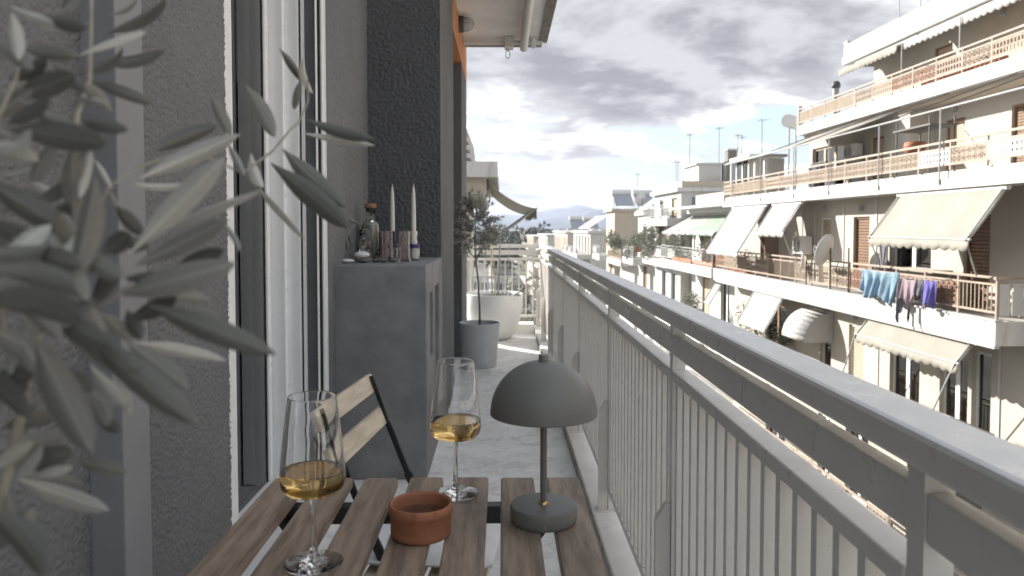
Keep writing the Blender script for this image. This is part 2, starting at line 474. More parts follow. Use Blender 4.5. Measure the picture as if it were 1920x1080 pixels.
ww = w.build('wing_wall', 'roughcast_dark', H)
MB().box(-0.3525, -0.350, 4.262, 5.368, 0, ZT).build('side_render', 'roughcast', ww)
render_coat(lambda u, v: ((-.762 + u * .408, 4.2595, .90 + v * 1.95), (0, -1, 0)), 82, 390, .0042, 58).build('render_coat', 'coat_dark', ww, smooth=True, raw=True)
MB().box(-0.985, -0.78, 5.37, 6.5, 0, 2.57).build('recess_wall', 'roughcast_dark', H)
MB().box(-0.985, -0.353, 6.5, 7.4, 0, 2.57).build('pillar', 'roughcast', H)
MB().box(-0.985, -0.351, 5.37, 7.4, 2.57, ZT).build('lintel', 'orange_paint', H)
# the room behind the door, closed so that no sun comes through
r = MB()
r.box(-4.2, -4.0, -1.6, 7.4, 0, ZT); r.box(-4.0, -0.985, 7.2, 7.4, 0, ZT); r.box(-4.0, -0.985, -1.6, -1.4, 0, ZT)
r.box(-4.0, -0.985, -1.4, 7.2, 2.75, 2.9); r.box(-4.0, -0.985, -1.4, 7.2, -0.2, 0.0)
r.build('room_shell', 'curtain', H)
MB().box(-4.2, -0.353, -1.6, 7.4, ZT + 0.002, ZT + 0.25).build('roof', 'soffit', H)
# white plaster corner beads either side of the opening
def bead(y, s, x0=XW - 0.003, x1=XW + 0.004, w_=0.015):
    b = MB(); rng = random.Random(int(y * 100)); n = 130
    poly = [(y, 0.0)] + [(y + s * (w_ + rng.uniform(-.07, .07) * w_), i * 2.56 / n) for i in range(n + 1)] + [(y, 2.56)]
    b.prism(poly, 'x', x0, x1)
    return b
bead(2.131, -1, w_=0.055).build('corner_bead', 'white_edge', H)
bead(3.244, 1).build('corner_bead', 'white_edge', H)
# square service duct on the near wall
MB().box(XW, -0.699, 1.372, 1.476, 0.0, 4.0).build('duct', 'smooth_grey', H, bevel=0.003)
# balcony door: frame, leaf, panes, gaskets, shutter channel, sill
D = MB()
D.box(-1.02, -0.849, 3.150, 3.2405, 0.06, 2.545)
D.box(-1.00, -0.905, 3.120, 3.1495, 0.06, 2.545)
D.box(-1.02, -0.895, 2.135, 2.21, 0.06, 2.545)
D.box(-1.02, -0.93, 2.2105, 3.1145, 2.46, 2.545)
dr = D.build('balcony_door', 'white_frame', H, bevel=0.004)
MB().box(-1.00, -0.955, 2.2105, 3.1145, 0.062, 0.10).build('bottom_rail', 'white_frame', dr, bevel=0.004)
q = MB()
for a, b_ in ((2.212, 2.235), (3.075, 3.114)):
    q.box(-1.00, -0.962, a, b_, 0.101, 2.459)
q.build('leaf_stile', 'white_frame', dr, bevel=0.006)
MB().box(-0.982, -0.976, 2.2355, 3.0745, 0.101, 2.459).build('pane', 'door_pane', dr)
MB().box(-0.9745, -0.9725, 3.070, 3.0742, 0.101, 2.459).build('gasket', 'dark_gasket', dr)
MB().box(-0.8485, -0.8395, 3.165, 3.243, 0.0, 2.55).build('gasket', 'dark_gasket', H)
MB().box(-0.839, -0.8285, 3.150, 3.243, 0.0, 2.55).build('channel_lip', 'white_frame', H)
MB().box(-0.828, -0.7835, 3.168, 3.243, 0.0, 2.55).build('shutter_channel', 'channel_grey', H)
MB().box(-0.783, -0.7805, 3.162, 3.243, 0.0, 2.55).build('channel_lip', 'white_frame', H)
MB().box(-0.780, -0.7705, 3.190, 3.243, 0.0, 2.55).build('shadow_gap', 'dark_gasket', H)
MB().box(-0.770, XW + 0.001, 3.20, 3.2435, 0.0, 2.55).build('jamb', 'white_edge', H)
MB().box(-0.985, XW + 0.03, 2.132, 3.243, -0.02, 0.055).build('door_sill', 'white_paint', H, bevel=0.004)
MB().box(-1.012, -1.004, 2.216, 3.070, 0.102, 2.458).build('reflection_panel', 'reflection_grey', H)  # flat panel added behind the pane to give it the grey of a reflection
pc = MB().tube([(-0.80, 2.28, 2.4), (-0.80, 2.28, 1.62)], 0.0012, 6); pc.lathe([(0, 0), (.006, .0), (.004, .012), (0.0015, .03), (0, .031)], (-0.80, 2.28, 1.595), 10)
pc.build('pull_cord', 'black_steel', H)

# --- slab of the balcony above, with its tube awning, drain pipe and hook
U = MB().box(-0.353, 0.335, 4.4, 6.90, 2.86, 3.05)
up = U.build('upper_slab', 'soffit', H)
MB().box(0.335, 0.41, 4.4, 6.90, 2.845, 3.05).build('drip_edge', 'soffit_edge', up)
MB().box(-0.353, 0.41, 6.90, 6.97, 2.85, 3.05).build('front_edge', 'soffit', up)
MB().tube([(-0.34, 6.80, 2.815), (0.36, 6.80, 2.815)], 0.022, 12).build('awning_tube', 'white_paint', up, smooth='auto')
MB().tube([(-0.34, 6.86, 2.80), (0.36, 6.86, 2.80)], 0.012, 10).build('awning_bar', 'metal_grey', up, smooth='auto')
MB().tube([(0.195, 4.45, 2.80), (0.195, 6.72, 2.80), (0.195, 6.80, 2.79), (0.195, 6.84, 2.77)], 0.036, 16).build('drain_pipe', 'white_paint', up, smooth='auto')
b = MB().box(0.02, 0.10, 6.74, 6.88, 2.765, 2.86); b.box(0.26, 0.30, 6.76, 6.87, 2.78, 2.86); b.build('bracket', 'white_paint', up, bevel=0.005)
b = MB().tube([(0.05 + 0.02 * math.sin(a * math.pi / 6), 6.80, 2.71 + 0.035 * math.cos(a * math.pi / 6)) for a in range(13)], 0.004, 6)
b.tube([(0.05, 6.80, 2.745), (0.05, 6.80, 2.77)], 0.004, 6); b.build('crank_hook', 'metal_grey', up, smooth=True)

# --- bulkhead lamp on the orange lintel
BL = thing('bulkhead_lamp', 'caged round outdoor lamp on the orange band of the house', 'lamp', (-0.351, 6.12, 2.795))
def xlathe(prof, c, n=20):
    m = MB(); m.lathe(prof, (0, 0, 0), n); m.v = [(c[0] + z, c[1] + y, c[2] + x) for x, y, z in m.v]; return m
xlathe([(0, 0), (.066, 0), (.066, .035), (.058, .04), (0, .04)], (-0.351, 6.12, 2.795)).build('base', 'metal_dark', BL, smooth='auto')
xlathe([(.048, .04), (.048, .075), (.040, .10), (.02, .112), (0, .114)], (-0.351, 6.12, 2.795)).build('globe', 'bulb_glass', BL, smooth=True)
g = MB()
for a in (0, math.pi / 2):
    g.tube([(-0.351 + .04 + .082 * math.sin(t * math.pi / 12), 6.12 + .056 * math.cos(t * math.pi / 12) * math.cos(a), 2.795 + .056 * math.cos(t * math.pi / 12) * math.sin(a)) for t in range(13)], 0.004, 6)
g.build('cage', 'metal_grey', BL, smooth=True)

# --- grey plastered ledge (old built-in grill) against the wing wall
def plaster_ledge():
    body = MB().box(-0.766, -0.345, 3.385, 4.258, 0.0, 0.985).mesh('body')
    o = place('tmp', body, None)
    cuts = []
    for y0, y1, z0, z1 in ((3.56, 3.74, 0.52, 0.84), (3.83, 4.09, 0.30, 0.85)):
        c_ = place('tmpc', MB().box(-0.60, -0.30, y0, y1, z0, z1).mesh('c'), None); cuts.append(c_)
        m = o.modifiers.new('b', 'BOOLEAN'); m.object = c_; m.operation = 'DIFFERENCE'; m.solver = 'EXACT'
    bv = o.modifiers.new('bevel', 'BEVEL'); bv.width = 0.018; bv.segments = 4; bv.limit_method = 'ANGLE'; bv.angle_limit = R_(50)
    bpy.context.view_layer.update()
    me = bpy.data.meshes.new_from_object(o.evaluated_get(bpy.context.evaluated_depsgraph_get()))
    for c_ in cuts + [o]: bpy.data.objects.remove(c_)
    me.name = 'plaster_ledge'
    r = place('plaster_ledge', me, 'plaster_grey', smooth='auto')
    return tag(r, 'waist-high grey plastered ledge with two slots, built against the house wall', 'ledge')
plaster_ledge()

# ================================================================== RAILING
RL = thing('balcony_railing', 'grey painted metal railing running along the street side of the balcony', 'railing', (0.425, 3.4, 0.058))
RO = ORG[RL.name]
PY = [-1.41, -0.34, 0.725, 1.795, 2.865, 3.98, 5.04, 6.10, 7.15, 8.185]
def rel(x, y, z): return (x - RO[0], y - RO[1], z - RO[2])
MB().box(0.400, 0.473, -1.45, 8.215, 0.923, 0.962).build('top_rail', 'rail_paint', RL, bevel=0.007)
post = MB().box(-0.015, 0.015, -0.015, 0.015, 0, 0.8622).mesh('post')
stiff = MB().prism([(-0.052, 0), (-0.0165, 0), (-0.0165, 0.425), (-0.028, 0.425), (-0.052, 0.385)], 'y', -0.010, 0.010).mesh('stiffener')
foot = MB().box(-0.06, 0.03, -0.03, 0.03, 0, 0.005).mesh('foot_plate')
balm = MB().box(-0.0155, 0.0155, -0.009, 0.009, 0, 0.6335).mesh('baluster')
for i, y in enumerate(PY):
    p = place('post', post, 'rail_paint', RL, rel(0.425, y, 0.0605))
    place('stiffener', stiff, 'rail_paint', RL, rel(0.425, y, 0.0605))
    place('foot_plate', foot, 'rail_paint', RL, rel(0.425, y, 0.0585))
    if i + 1 < len(PY):
        a, b_ = y + 0.0155, PY[i + 1] - 0.0155
        MB().box(0.412, 0.437, a, b_, 0.850, 0.902).build('middle_rail', 'rail_paint', RL, bevel=0.003)
        MB().box(0.4065, 0.4485, a, b_, 0.789, 0.815).build('lower_rail', 'rail_paint', RL, bevel=0.003)
        MB().box(0.408, 0.447, a, b_, 0.130, 0.1545).build('bottom_rail', 'rail_paint', RL, bevel=0.002)
        n = round((b_ - a) / 0.063); st = (b_ - a) / n
        for j in range(n):
            if y < -0.5: break
            place('baluster', balm, 'rail_paint', RL, rel(0.4275, a + st * (j + .5), 0.155))
ER = thing('end_railing', 'short pale railing across the far end of the balcony behind the white pot', 'railing', (0.0, 8.185, 0.10))
EO = ORG[ER.name]
MB().box(-0.95, 0.399, 8.155, 8.215, 0.926, 0.966).build('top_rail', 'rail_paint', ER, bevel=0.004)
MB().box(-0.95, 0.409, 8.172, 8.197, 0.850, 0.902).build('middle_rail', 'rail_paint', ER)
MB().box(-0.95, 0.409, 8.166, 8.204, 0.789, 0.815).build('lower_rail', 'rail_paint', ER)
MB().box(-0.95, 0.409, 8.166, 8.204, 0.165, 0.19).build('bottom_rail', 'rail_paint', ER)
eb = MB().box(-0.0065, 0.0065, -0.0175, 0.0175, 0, 0.598).mesh('baluster')
for j in range(17):
    place('baluster', eb, 'rail_paint', ER, (0.335 - j * 0.076 - EO[0], 0, 0.1905 - EO[2]))
for x in (-0.935, -0.3):
    MB().box(x - .015, x + .015, 8.17, 8.20, 0.10, 0.164).build('post', 'rail_paint', ER)

# ================================================================== TABLE
TB = thing('folding_table', 'small folding bistro table with seven weathered brown wooden slats', 'table', (-0.137, 1.07, 0.0))
TO = ORG[TB.name]
slat = MB().box(-0.02975, 0.02975, -0.27, 0.27, 0, 0.019).mesh('slat')
bm = bmesh.new(); bm.from_mesh(slat); bmesh.ops.bevel(bm, geom=bm.edges[:], offset=0.0022, segments=2, affect='EDGES'); bm.to_mesh(slat); bm.free()
rng = random.Random(3)
for i in range(7):
    place('slat', slat, 'table_wood', TB, (-0.413 + 0.02975 + 0.0820 * i - TO[0], 1.072 + rng.uniform(-.004, .003) - TO[1], 0.686))
for y in (0.875, 1.262):
    MB().box(-0.40, 0.126, y - .012, y + .012, 0.655, 0.6855).build('cross_bar', 'black_steel', TB, bevel=0.002)
for y, s in ((0.895, 1), (0.850, -1), (1.242, 1), (1.286, -1)):
    a, b_ = (-0.375, 0.10) if s > 0 else (0.10, -0.375)
    MB().bar((a, y, 0.675), (b_, y, 0.012), 0.012, 0.024, up=(0, 1, 0)).build('leg', 'black_steel', TB)
for x in (-0.375, 0.10):
    MB().tube([(x, 0.85, 0.014), (x, 1.29, 0.014)], 0.010, 10).build('foot_bar', 'black_steel', TB, smooth='auto')

# ================================================================== WINE GLASSES
def wine_glass(label, x, y):
    z0 = 0.7055
    g = thing('wine_glass', label, 'glass', (x, y, z0))
    out = [(0.0, .0008), (.034, .0008), (.0375, .0009), (.0386, .0013), (.0390, .0020), (.0386, .0027), (.0375, .0030), (.033, .0036), (.022, .0052), (.010, .0080), (.0055, .014), (.0040, .028),
           (.0034, .055), (.0037, .080), (.0055, .090), (.012, .0938), (.026, .0965), (.036, .1005), (.0415, .1075), (.0432, .116), (.0430, .126),
           (.0405, .155), (.0365, .190), (.0325, .2232), (.0320, .2272), (.0318, .2283)]
    inn = [(.0315, .2287), (.0311, .2283), (.0312, .2272), (.0317, .2232), (.0357, .190), (.0397, .155), (.0421, .126), (.0422, .116), (.0402, .1085), (.0345, .1020), (.025, .0985), (.012, .0963), (0, .0955)]
    MB().lathe(out + inn, (x, y, z0), 64).build('glass_body', 'clear_glass', g, smooth='auto')
    zf = .1285
    win = [(0, .0951), (.012, .0959), (.025, .0981), (.0348, .1017), (.0405, .1083), (.0425, .116), (.0424, .126), (.04225, zf), (.0415, zf - .0006), (.039, zf - .0011), (.0385, zf - .00112), (0, zf - .00115)]
    MB().lathe(win, (x, y, z0), 64).build('white_wine', 'white_wine', g, smooth=True)
    return g
wine_glass('wine glass of amber wine standing nearest the house wall on the table edge', -0.2545, 0.993)
wine_glass('wine glass of amber wine standing between terracotta bowl and grey lamp', -0.0795, 1.252)

# ================================================================== TERRACOTTA BOWL
tx, ty, tz = -0.1205, 1.088, 0.7055
tb = thing('terracotta_bowl', 'small terracotta bowl with wine drips, in the middle of the table', 'bowl', (tx, ty, tz))
MB().lathe([(0, 0), (.040, 0), (.0435, .0025), (.0445, .008), (.0448, .034), (.0468, .0355), (.0472, .042), (.0462, .0475), (.0445, .049), (.0425, .0478), (.0412, .044), (.0408, .030)],
           (tx, ty, tz), 56).build('body', 'terracotta', tb, smooth=True)
MB().lathe([(.0409, .0305), (.040, .012), (.035, .006), (0, .005)], (tx, ty, tz), 48).build('glazed_inside', 'terracotta_glaze', tb, smooth=True)
for a, l, wd in ((-94, .034, .0020), (-99, .016, .0014), (-60, .020, .0013)):
    d = MB(); n = 10
    def f(u, v, a=a, l=l, wd=wd):
        z = .0482 - u * l; rr = .0476 if z > .0352 else .0452
        ww_ = wd * (1.25 if u > .8 else 1.0 + .25 * math.sin(u * 11)) * (0.35 if u > .97 else 1)
        t = R_(a) + (v - .5) * 2 * ww_ / .045 + .03 * math.sin(u * 5)
        return (tx + rr * math.cos(t), ty + rr * math.sin(t), tz + z)
    d.grid(f, n, 2).build('drip', 'drip_stain', tb, smooth=True)

# ================================================================== MUSHROOM LAMP
lx, ly, lz = 0.0635, 1.139, 0.7055
lp = thing('table_lamp', 'dark grey mushroom table lamp with dome shade on round base', 'lamp', (lx, ly, lz))
MB().lathe([(0, 0), (.0485, 0), (.0505, .002), (.0515, .006), (.0515, .0225), (.0500, .0255), (.047, .0265), (0, .0265)], (lx, ly, lz), 64).build('base', 'lamp_grey', lp, smooth='auto')
MB().lathe([(.0085, .0266), (.0078, .0285), (.0062, .0305), (.0055, .031)], (lx, ly, lz), 32).build('collar', 'brass', lp, smooth=True)
MB().lathe([(.0053, .030), (.0053, .205), (0, .2055)], (lx, ly, lz), 24).build('stem', 'lamp_grey', lp, smooth='auto')
dome = [(.0815, .1665), (.0824, .1668)] + [(.0822 * math.cos(t), .1690 + .0800 * math.sin(t)) for t in [i * math.pi / 2 / 18 for i in range(18)]] + [(.006, .2488), (0, .249)]
inner = [(0, .2470), (.006, .2467)] + [(.0805 * math.cos(t), .1690 + .0780 * math.sin(t)) for t in [(17 - i) * math.pi / 2 / 18 for i in range(18)]]
MB().lathe(dome + inner, (lx, ly, lz), 72, closed=False).build('shade', 'lamp_grey', lp, smooth=True)
MB().lathe([(0.0078, .2475), (.0078, .2575), (.0072, .2585), (0, .2587)], (lx, ly, lz), 28).build('finial', 'lamp_grey', lp, smooth='auto')
bt = MB().lathe([(.0052, -.0003), (.0052, .0009), (.0044, .0013), (.0036, .0009), (0, .0009)], (0, 0, 0), 20)
bt.v = [(lx + x, ly - .0515 - z, lz + .012 + y) for x, y, z in bt.v]
bt.build('touch_button', 'lamp_grey', lp, smooth='auto')

# ================================================================== CHAIR (faces the railing, just past the table)
CH = thing('folding_chair', 'folding chair with two pale wooden back slats and black metal frame', 'chair', (-0.20, 1.66, 0.0), rz=-0.115)
cs = MB().box(-0.008, 0.008, -0.195, 0.195, -0.022, 0.022).mesh('back_slat')
bm = bmesh.new(); bm.from_mesh(cs); bmesh.ops.bevel(bm, geom=bm.edges[:], offset=0.002, segments=2, affect='EDGES'); bm.to_mesh(cs); bm.free()
tilt = -0.38
place('back_slat', cs, 'pale_wood', CH, (-0.153, 0, 0.768), (0, tilt, 0))
place('back_slat', cs, 'pale_wood', CH, (-0.122, 0, 0.690), (0, tilt, 0))
for s in (-1, 1):
    f = MB()
    f.bar((-0.146, s * .168, 0.79), (-0.105, s * .168, 0.675), 0.005, 0.010, up=(1, 0, 0))
    f.bar((-0.105, s * .168, 0.675), (-0.055, s * .168, 0.55), 0.008, 0.013, up=(1, 0, 0))
    f.bar((-0.055, s * .168, 0.55), (0.20, s * .168, 0.01), 0.008, 0.019, up=(1, 0, 0))
    f.v = [(x + -0.20, y + 1.66, z) for x, y, z in f.v]
    f.build('front_leg', 'black_steel', CH)
    f = MB().bar((0.16, s * .15, 0.44), (-0.15, s * .15, 0.01), 0.010, 0.024, up=(1, 0, 0))
    f.v = [(x + -0.20, y + 1.66, z) for x, y, z in f.v]
    f.build('rear_leg', 'black_steel', CH)
ss = MB().box(-0.195, 0.195, -0.0, 0.0, 0, 0)
seat = MB().box(-0.026, 0.026, -0.19, 0.19, 0, 0.014).mesh('seat_slat')
for i in range(5): place('seat_slat', seat, 'pale_wood', CH, (-0.10 + i * .065, 0, 0.442))
f = MB().bar((-0.15, 0, 0.02), (-0.15, 0.001, 0.02), 0.01)
cu = MB()
def cush(u, v, s):
    a, b_ = (u - .5) * 2, (v - .5) * 2
    e = (1 - abs(a) ** 5) ** .5 * (1 - abs(b_) ** 5) ** .5 if abs(a) < 1 and abs(b_) < 1 else 0
    return (a * .165, b_ * .18, 0.479 + s * .022 * e + .003 * math.sin(a * 7) * math.sin(b_ * 6))
cu.grid(lambda u, v: cush(u, v, 1), 20, 20); cu.grid(lambda u, v: cush(u, v, -1), 20, 20)
co_ = cu.build('seat_cushion', 'cushion', None, smooth=True)
co_.location = (-0.165, 1.66, 0.0); co_.rotation_euler.z = -0.115
tag(co_, 'white seat cushion on the folding chair, seen between the table slats', 'cushion')

# ================================================================== THINGS ON THE LEDGE
zl = 0.986
def single(mb, name, mat, label, cat, org, group=None, smooth='auto', **kw):
    return tag(mb.build(name, mat, None, smooth=smooth, org=org, **kw), label, cat, group)
bo = thing('corked_bottle', 'corked glass bottle of grey liquid standing on the plaster ledge', 'bottle', (-0.690, 3.92, zl))
MB().lathe([(0, 0), (.041, 0), (.046, .004), (.047, .01), (.047, .17), (.044, .186), (.034, .198), (.0245, .204), (.022, .215), (.022, .258), (.025, .260), (.025, .268), (.021, .269),
            (.020, .215), (.0225, .206), (.032, .200), (.042, .185), (.0445, .17), (.0445, .012), (0, .010)], (-0.690, 3.92, zl), 40).build('bottle_glass', 'bottle_glass', bo, smooth=True)
MB().lathe([(0, .011), (.043, .0125), (.044, .17), (.0415, .184), (.031, .1985), (.0225, .204), (0, .2042)], (-0.690, 3.92, zl), 36).build('liquid', 'murky_liquid', bo, smooth=True)
MB().lathe([(0.0195, .250), (.0195, .270), (.030, .2705), (.031, .273), (.031, .290), (.029, .293), (0, .2935)], (-0.690, 3.92, zl), 28).build('cork', 'cork', bo, smooth='auto')
va = thing('glass_vase', 'clear glass vase holding a drooping leafy twig beside the corked bottle', 'vase', (-0.688, 3.74, zl))
MB().lathe([(0, 0), (.031, 0), (.0345, .003), (.0345, .012), (.031, .09), (.028, .16), (.0265, .16), (.0292, .09), (.032, .02), (0, .016)], (-0.688, 3.74, zl), 36).build('vase_body', 'clear_glass', va, smooth=True)
tw = MB().tube([(-0.685, 3.74, zl + .03), (-0.680, 3.742, zl + .12), (-0.690, 3.738, zl + .185), (-0.715, 3.73, zl + .195), (-0.748, 3.70, zl + .165), (-0.758, 3.66, zl + .12), (-0.757, 3.64, zl + .08)], .0018, 6)
tw.build('twig', 'twig', va, smooth=True)
lf = MB(); rng = random.Random(8)
for p, d in (((-.69, 3.735, zl + .186), (.8, -.3, -.5)), ((-.70, 3.73, zl + .193), (.9, -.2, -.3)), ((-.685, 3.738, zl + .16), (.5, -.4, -.7)), ((-.757, 3.64, zl + .11), (0.1, -.1, -1)), ((-.752, 3.67, zl + .14), (.3, -.2, -1)), ((-.72, 3.73, zl + .194), (-.6, -.5, .2))):
    lf.leaf(p, Vector(d), Vector((.2, -1, .2)), .06, .022)
lf.build('twig_leaves', 'leaf_dark', va)
for x, lab in ((-0.575, 'pinkish ribbed tumbler beside the corked bottle on the ledge'), (-0.490, 'pinkish ribbed tumbler between the two candle jars on the ledge')):
    pr = [(.0270, 0), (.0275, .004), (.0275, .152), (.0258, .152), (.0255, .012), (0, .010)]
    single(MB().lathe([(0, 0)] + pr, (x, 3.73, zl), 28), 'tumbler', 'pink_glass', lab, 'tumbler', (x, 3.73, zl), 'tumblers on the plaster ledge', smooth='auto')
for x, y, lab1, lab2, hm, bandm in ((-0.572, 3.90, 'white taper candle in the dark blue holder, nearer the bottle', 'dark blue candle holder jar behind the tumblers on the ledge', 'dark_blue', 'dark_blue'),
                  (-0.455, 3.84, 'white taper candle in the white holder at the end of the ledge', 'clear jar with purple rim and white candle holder on the ledge', 'wax', 'cobalt')):
    j = thing('candle_jar', lab2, 'candle holder', (x, y, zl), 'candle jars on the plaster ledge')
    MB().lathe([(0, 0), (.027, 0), (.029, .004), (.029, .065), (.0268, .066), (.0265, .01), (0, .008)], (x, y, zl), 28).build('jar', 'clear_glass', j, smooth='auto')
    MB().lathe([(.0292, .0662), (.0302, .068), (.0302, .082), (.0285, .084), (.021, .084), (.021, .0662)], (x, y, zl), 28).build('rim_band', bandm, j, smooth='auto')
    MB().lathe([(0, .0085), (.022, .0085), (.022, .05), (.017, .06), (.017, .086), (.020, .092), (.0145, .115), (.0195, .140), (.020, .150), (.0125, .150), (.0125, .128), (0, .127)], (x, y, zl), 28).build('holder', hm, j, smooth='auto')
    c = thing('taper_candle', lab1, 'candle', (x, y, zl + .1275), 'taper candles on the plaster ledge')
    MB().lathe([(0, .0005), (.0118, .0005), (.0118, .06), (.0108, .15), (.0088, .21), (.0055, .243), (.0022, .256), (0, .2565)], (x, y, zl + .1275), 24).build('wax', 'wax', c, smooth='auto')
    MB().tube([(x, y, zl + .383), (x + .001, y, zl + .389), (x + .004, y, zl + .393)], .0016, 6).build('wick', 'wax', c)
def pebble(x, y, rx, ry, rz, seed, z=zl):
    m = MB(); rg = random.Random(seed); a, b_ = rg.uniform(0, 6), rg.uniform(0, 6)
    m.lathe([(math.sin(t * math.pi / 10), -math.cos(t * math.pi / 10)) for t in range(11)], (0, 0, 0), 18)
    m.v = [(x + px * rx * (1 + .10 * math.sin(2 * py + a)), y + py * ry * (1 + .10 * math.sin(2 * px + b_)), z + rz * (1 + pz)) for px, py, pz in m.v]
    return m
for x, y, rx, ry, rz, s, mt, lab in ((-0.742, 3.58, .032, .026, .010, 1, 'pebble_white', 'flat white pebble lying nearest the house wall on the ledge'),
        (-0.672, 3.60, .036, .03, .0115, 2, 'pebble_dark', 'dark flat pebble under the round white pebble on the ledge'),
        (-0.618, 3.64, .018, .02, .008, 4, 'pebble_dark', 'small dark pebble in front of the corked bottle'),
        (-0.580, 3.62, .026, .02, .010, 5, 'pebble_dark', 'dark pebble in front of the first tumbler'),
        (-0.533, 3.64, .024, .02, .0105, 6, 'pebble_dark', 'dark pebble between the two tumblers on the ledge')):
    single(pebble(x, y, rx, ry, rz, s), 'pebble', mt, lab, 'pebble', (x, y, zl), 'pebbles on the plaster ledge', smooth=True)
single(pebble(-0.676, 3.60, .034, .028, .017, 3, zl + .021), 'pebble', 'pebble_white', 'round white pebble resting on a dark pebble beside the vase', 'pebble', (-0.676, 3.60, zl + .021), 'pebbles on the plaster ledge', smooth=True)

# ================================================================== POTTED PLANTS ON THE BALCONY
pt = thing('potted_olive', 'small olive tree with round crown in blue-grey tapered pot', 'potted tree', (-0.19, 6.17, 0.001))
MB().lathe([(0, 0), (.135, 0), (.138, .004), (.168, .352), (.168, .365), (.158, .365), (.154, .33), (.15, .32)], (-0.19, 6.17, 0.001), 48).build('pot', 'pot_blue_grey', pt, smooth='auto')
MB().lathe([(.1545, .322), (.08, .328), (0, .33)], (-0.19, 6.17, 0.001), 24).build('soil', 'soil', pt)
TRK = [(-.187, 6.17, .31), (-.190, 6.165, .50), (-.200, 6.17, .70), (-.218, 6.17, .88), (-.226, 6.17, 1.0)]
trk = MB().tube(TRK, [.010, .0085, .0075, .0065, .006], 8)
tips = []
rng = random.Random(21)
trk.tube([(-.216, 6.17, .87), (-.18, 6.16, .96), (-.14, 6.15, 1.05)], [.004, .003, .002], 6)
trk.tube([(-.218, 6.17, .88), (-.27, 6.16, .95), (-.32, 6.15, 1.02)], [.004, .003, .002], 6)
trk.tube([(-.226, 6.17, 1.0), (-.222, 6.17, 1.2), (-.21, 6.17, 1.38)], [.006, .004, .002], 6)
cr = MB()
for i in range(125):
    while True:
        q = Vector((rng.uniform(-1, 1), rng.uniform(-1, 1), rng.uniform(-1, 1)))
        if 0.15 < q.length < 1: break
    ctr = Vector((-.215, 6.17, 1.185))
    a = ctr + Vector((q.x * .115, q.y * .115, q.z * .17))
    d = Vector((q.x, q.y, q.z * .8 + .25)).normalized()
    L = rng.uniform(.08, .14)
    e = a + d * L
    trk.tube([a, (a + e) / 2 + Vector((0, 0, .008)), e], [.0016, .0013, .0008], 4)
    for k_ in range(24):
        t = rng.uniform(.1, 1.05); p = a.lerp(e, t)
        dd = (d * .7 + Vector((rng.uniform(-1, 1), rng.uniform(-1, 1), rng.uniform(-.7, .8)))).normalized()
        cr.leaf(p, dd, Vector((rng.uniform(-1, 1), rng.uniform(-1, 1), rng.uniform(-1, 1))), rng.uniform(.03, .05), rng.uniform(.007, .011))
for sx, sz in ((-.31, .97), (-.17, .98), (-.29, 1.01)):
    for k_ in range(26):
        p = Vector((sx + rng.uniform(-.03, .03), 6.16 + rng.uniform(-.03, .03), sz + rng.uniform(-.05, .05)))
        cr.leaf(p, Vector((rng.uniform(-1, 1), rng.uniform(-1, 1), rng.uniform(-1, .2))), Vector((rng.uniform(-1, 1), -1, rng.uniform(-1, 1))), rng.uniform(.03, .05), .01)
trk.build('trunk', 'bark', pt, smooth=True)
tag(cr.build('crown', 'olive_crown', pt, raw=True), kind='stuff')

wp = thing('white_planter', 'big round white plastic planter with bare canes at the balcony end', 'planter', (-0.09, 7.72, 0.001))
MB().lathe([(0, 0), (.15, 0), (.19, .02), (.235, .09), (.275, .20), (.298, .33), (.305, .46), (.30, .472), (.288, .465), (.28, .43)], (-0.09, 7.72, 0.001), 56).build('pot', 'pot_white', wp, smooth=True)
MB().lathe([(.2795, .428), (.15, .435), (0, .44)], (-0.09, 7.72, 0.001), 24).build('soil', 'soil', wp)
for x0, x1, y0, z1, r_, mt in ((-.105, -.125, 7.66, 1.22, .006, 'cane'), (-.075, -.11, 7.62, 1.10, .0045, 'cane'), (-.045, -.02, 7.64, 1.15, .0045, 'twig'), (.035, .075, 7.68, 1.02, .003, 'twig'), (-.06, -.03, 7.7, 1.0, .004, 'bark')):
    MB().tube([(x0, y0, .41), ((x0 + x1) / 2 + .006, y0, .41 + (z1 - .41) * .5), (x1, y0, z1)], r_, 8).build('cane', mt, wp, smooth=True)
for i in range(6):
    a = rng.uniform(0, 6.28)
    MB().tube([(.06 + .05 * math.cos(a), 7.55 + .05 * math.sin(a), .43), (.06 + .09 * math.cos(a), 7.55 + .09 * math.sin(a), .47 + rng.uniform(0, .03)), (.06 + .13 * math.cos(a), 7.55 + .10 * math.sin(a), .46)], .004, 5).build('dry_stem', 'bark', wp)

# ================================================================== FOREGROUND OLIVE
OL = thing('olive_plant', 'olive plant with long grey leaves close up in front of the house wall', 'plant', (-0.33, 0.43, 0.0))
OO = ORG[OL.name]
def leaf_mesh(bend, fold, name):
    m = MB(); prof = [0.05, .34, .68, .90, 1.0, 1.0, .95, .82, .55, 0.04]
    n = len(prof) - 1
    def f(u, v):
        i = min(int(round(u * n)), n); w_ = prof[i] * .5; s = (v - .5) * 2
        return (u, s * w_, bend * (u - .5) ** 2 * 4 - bend * .3 - fold * s * s * w_ * .12)
    m.grid(f, n, 6)
    me = m.mesh(name)
    for p in me.polygons: p.use_smooth = True
    return me
LM = {}
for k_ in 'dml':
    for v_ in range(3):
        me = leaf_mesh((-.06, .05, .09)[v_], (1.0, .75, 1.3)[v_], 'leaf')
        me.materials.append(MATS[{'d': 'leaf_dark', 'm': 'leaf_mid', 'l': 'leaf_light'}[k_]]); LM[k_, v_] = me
rng = random.Random(12)
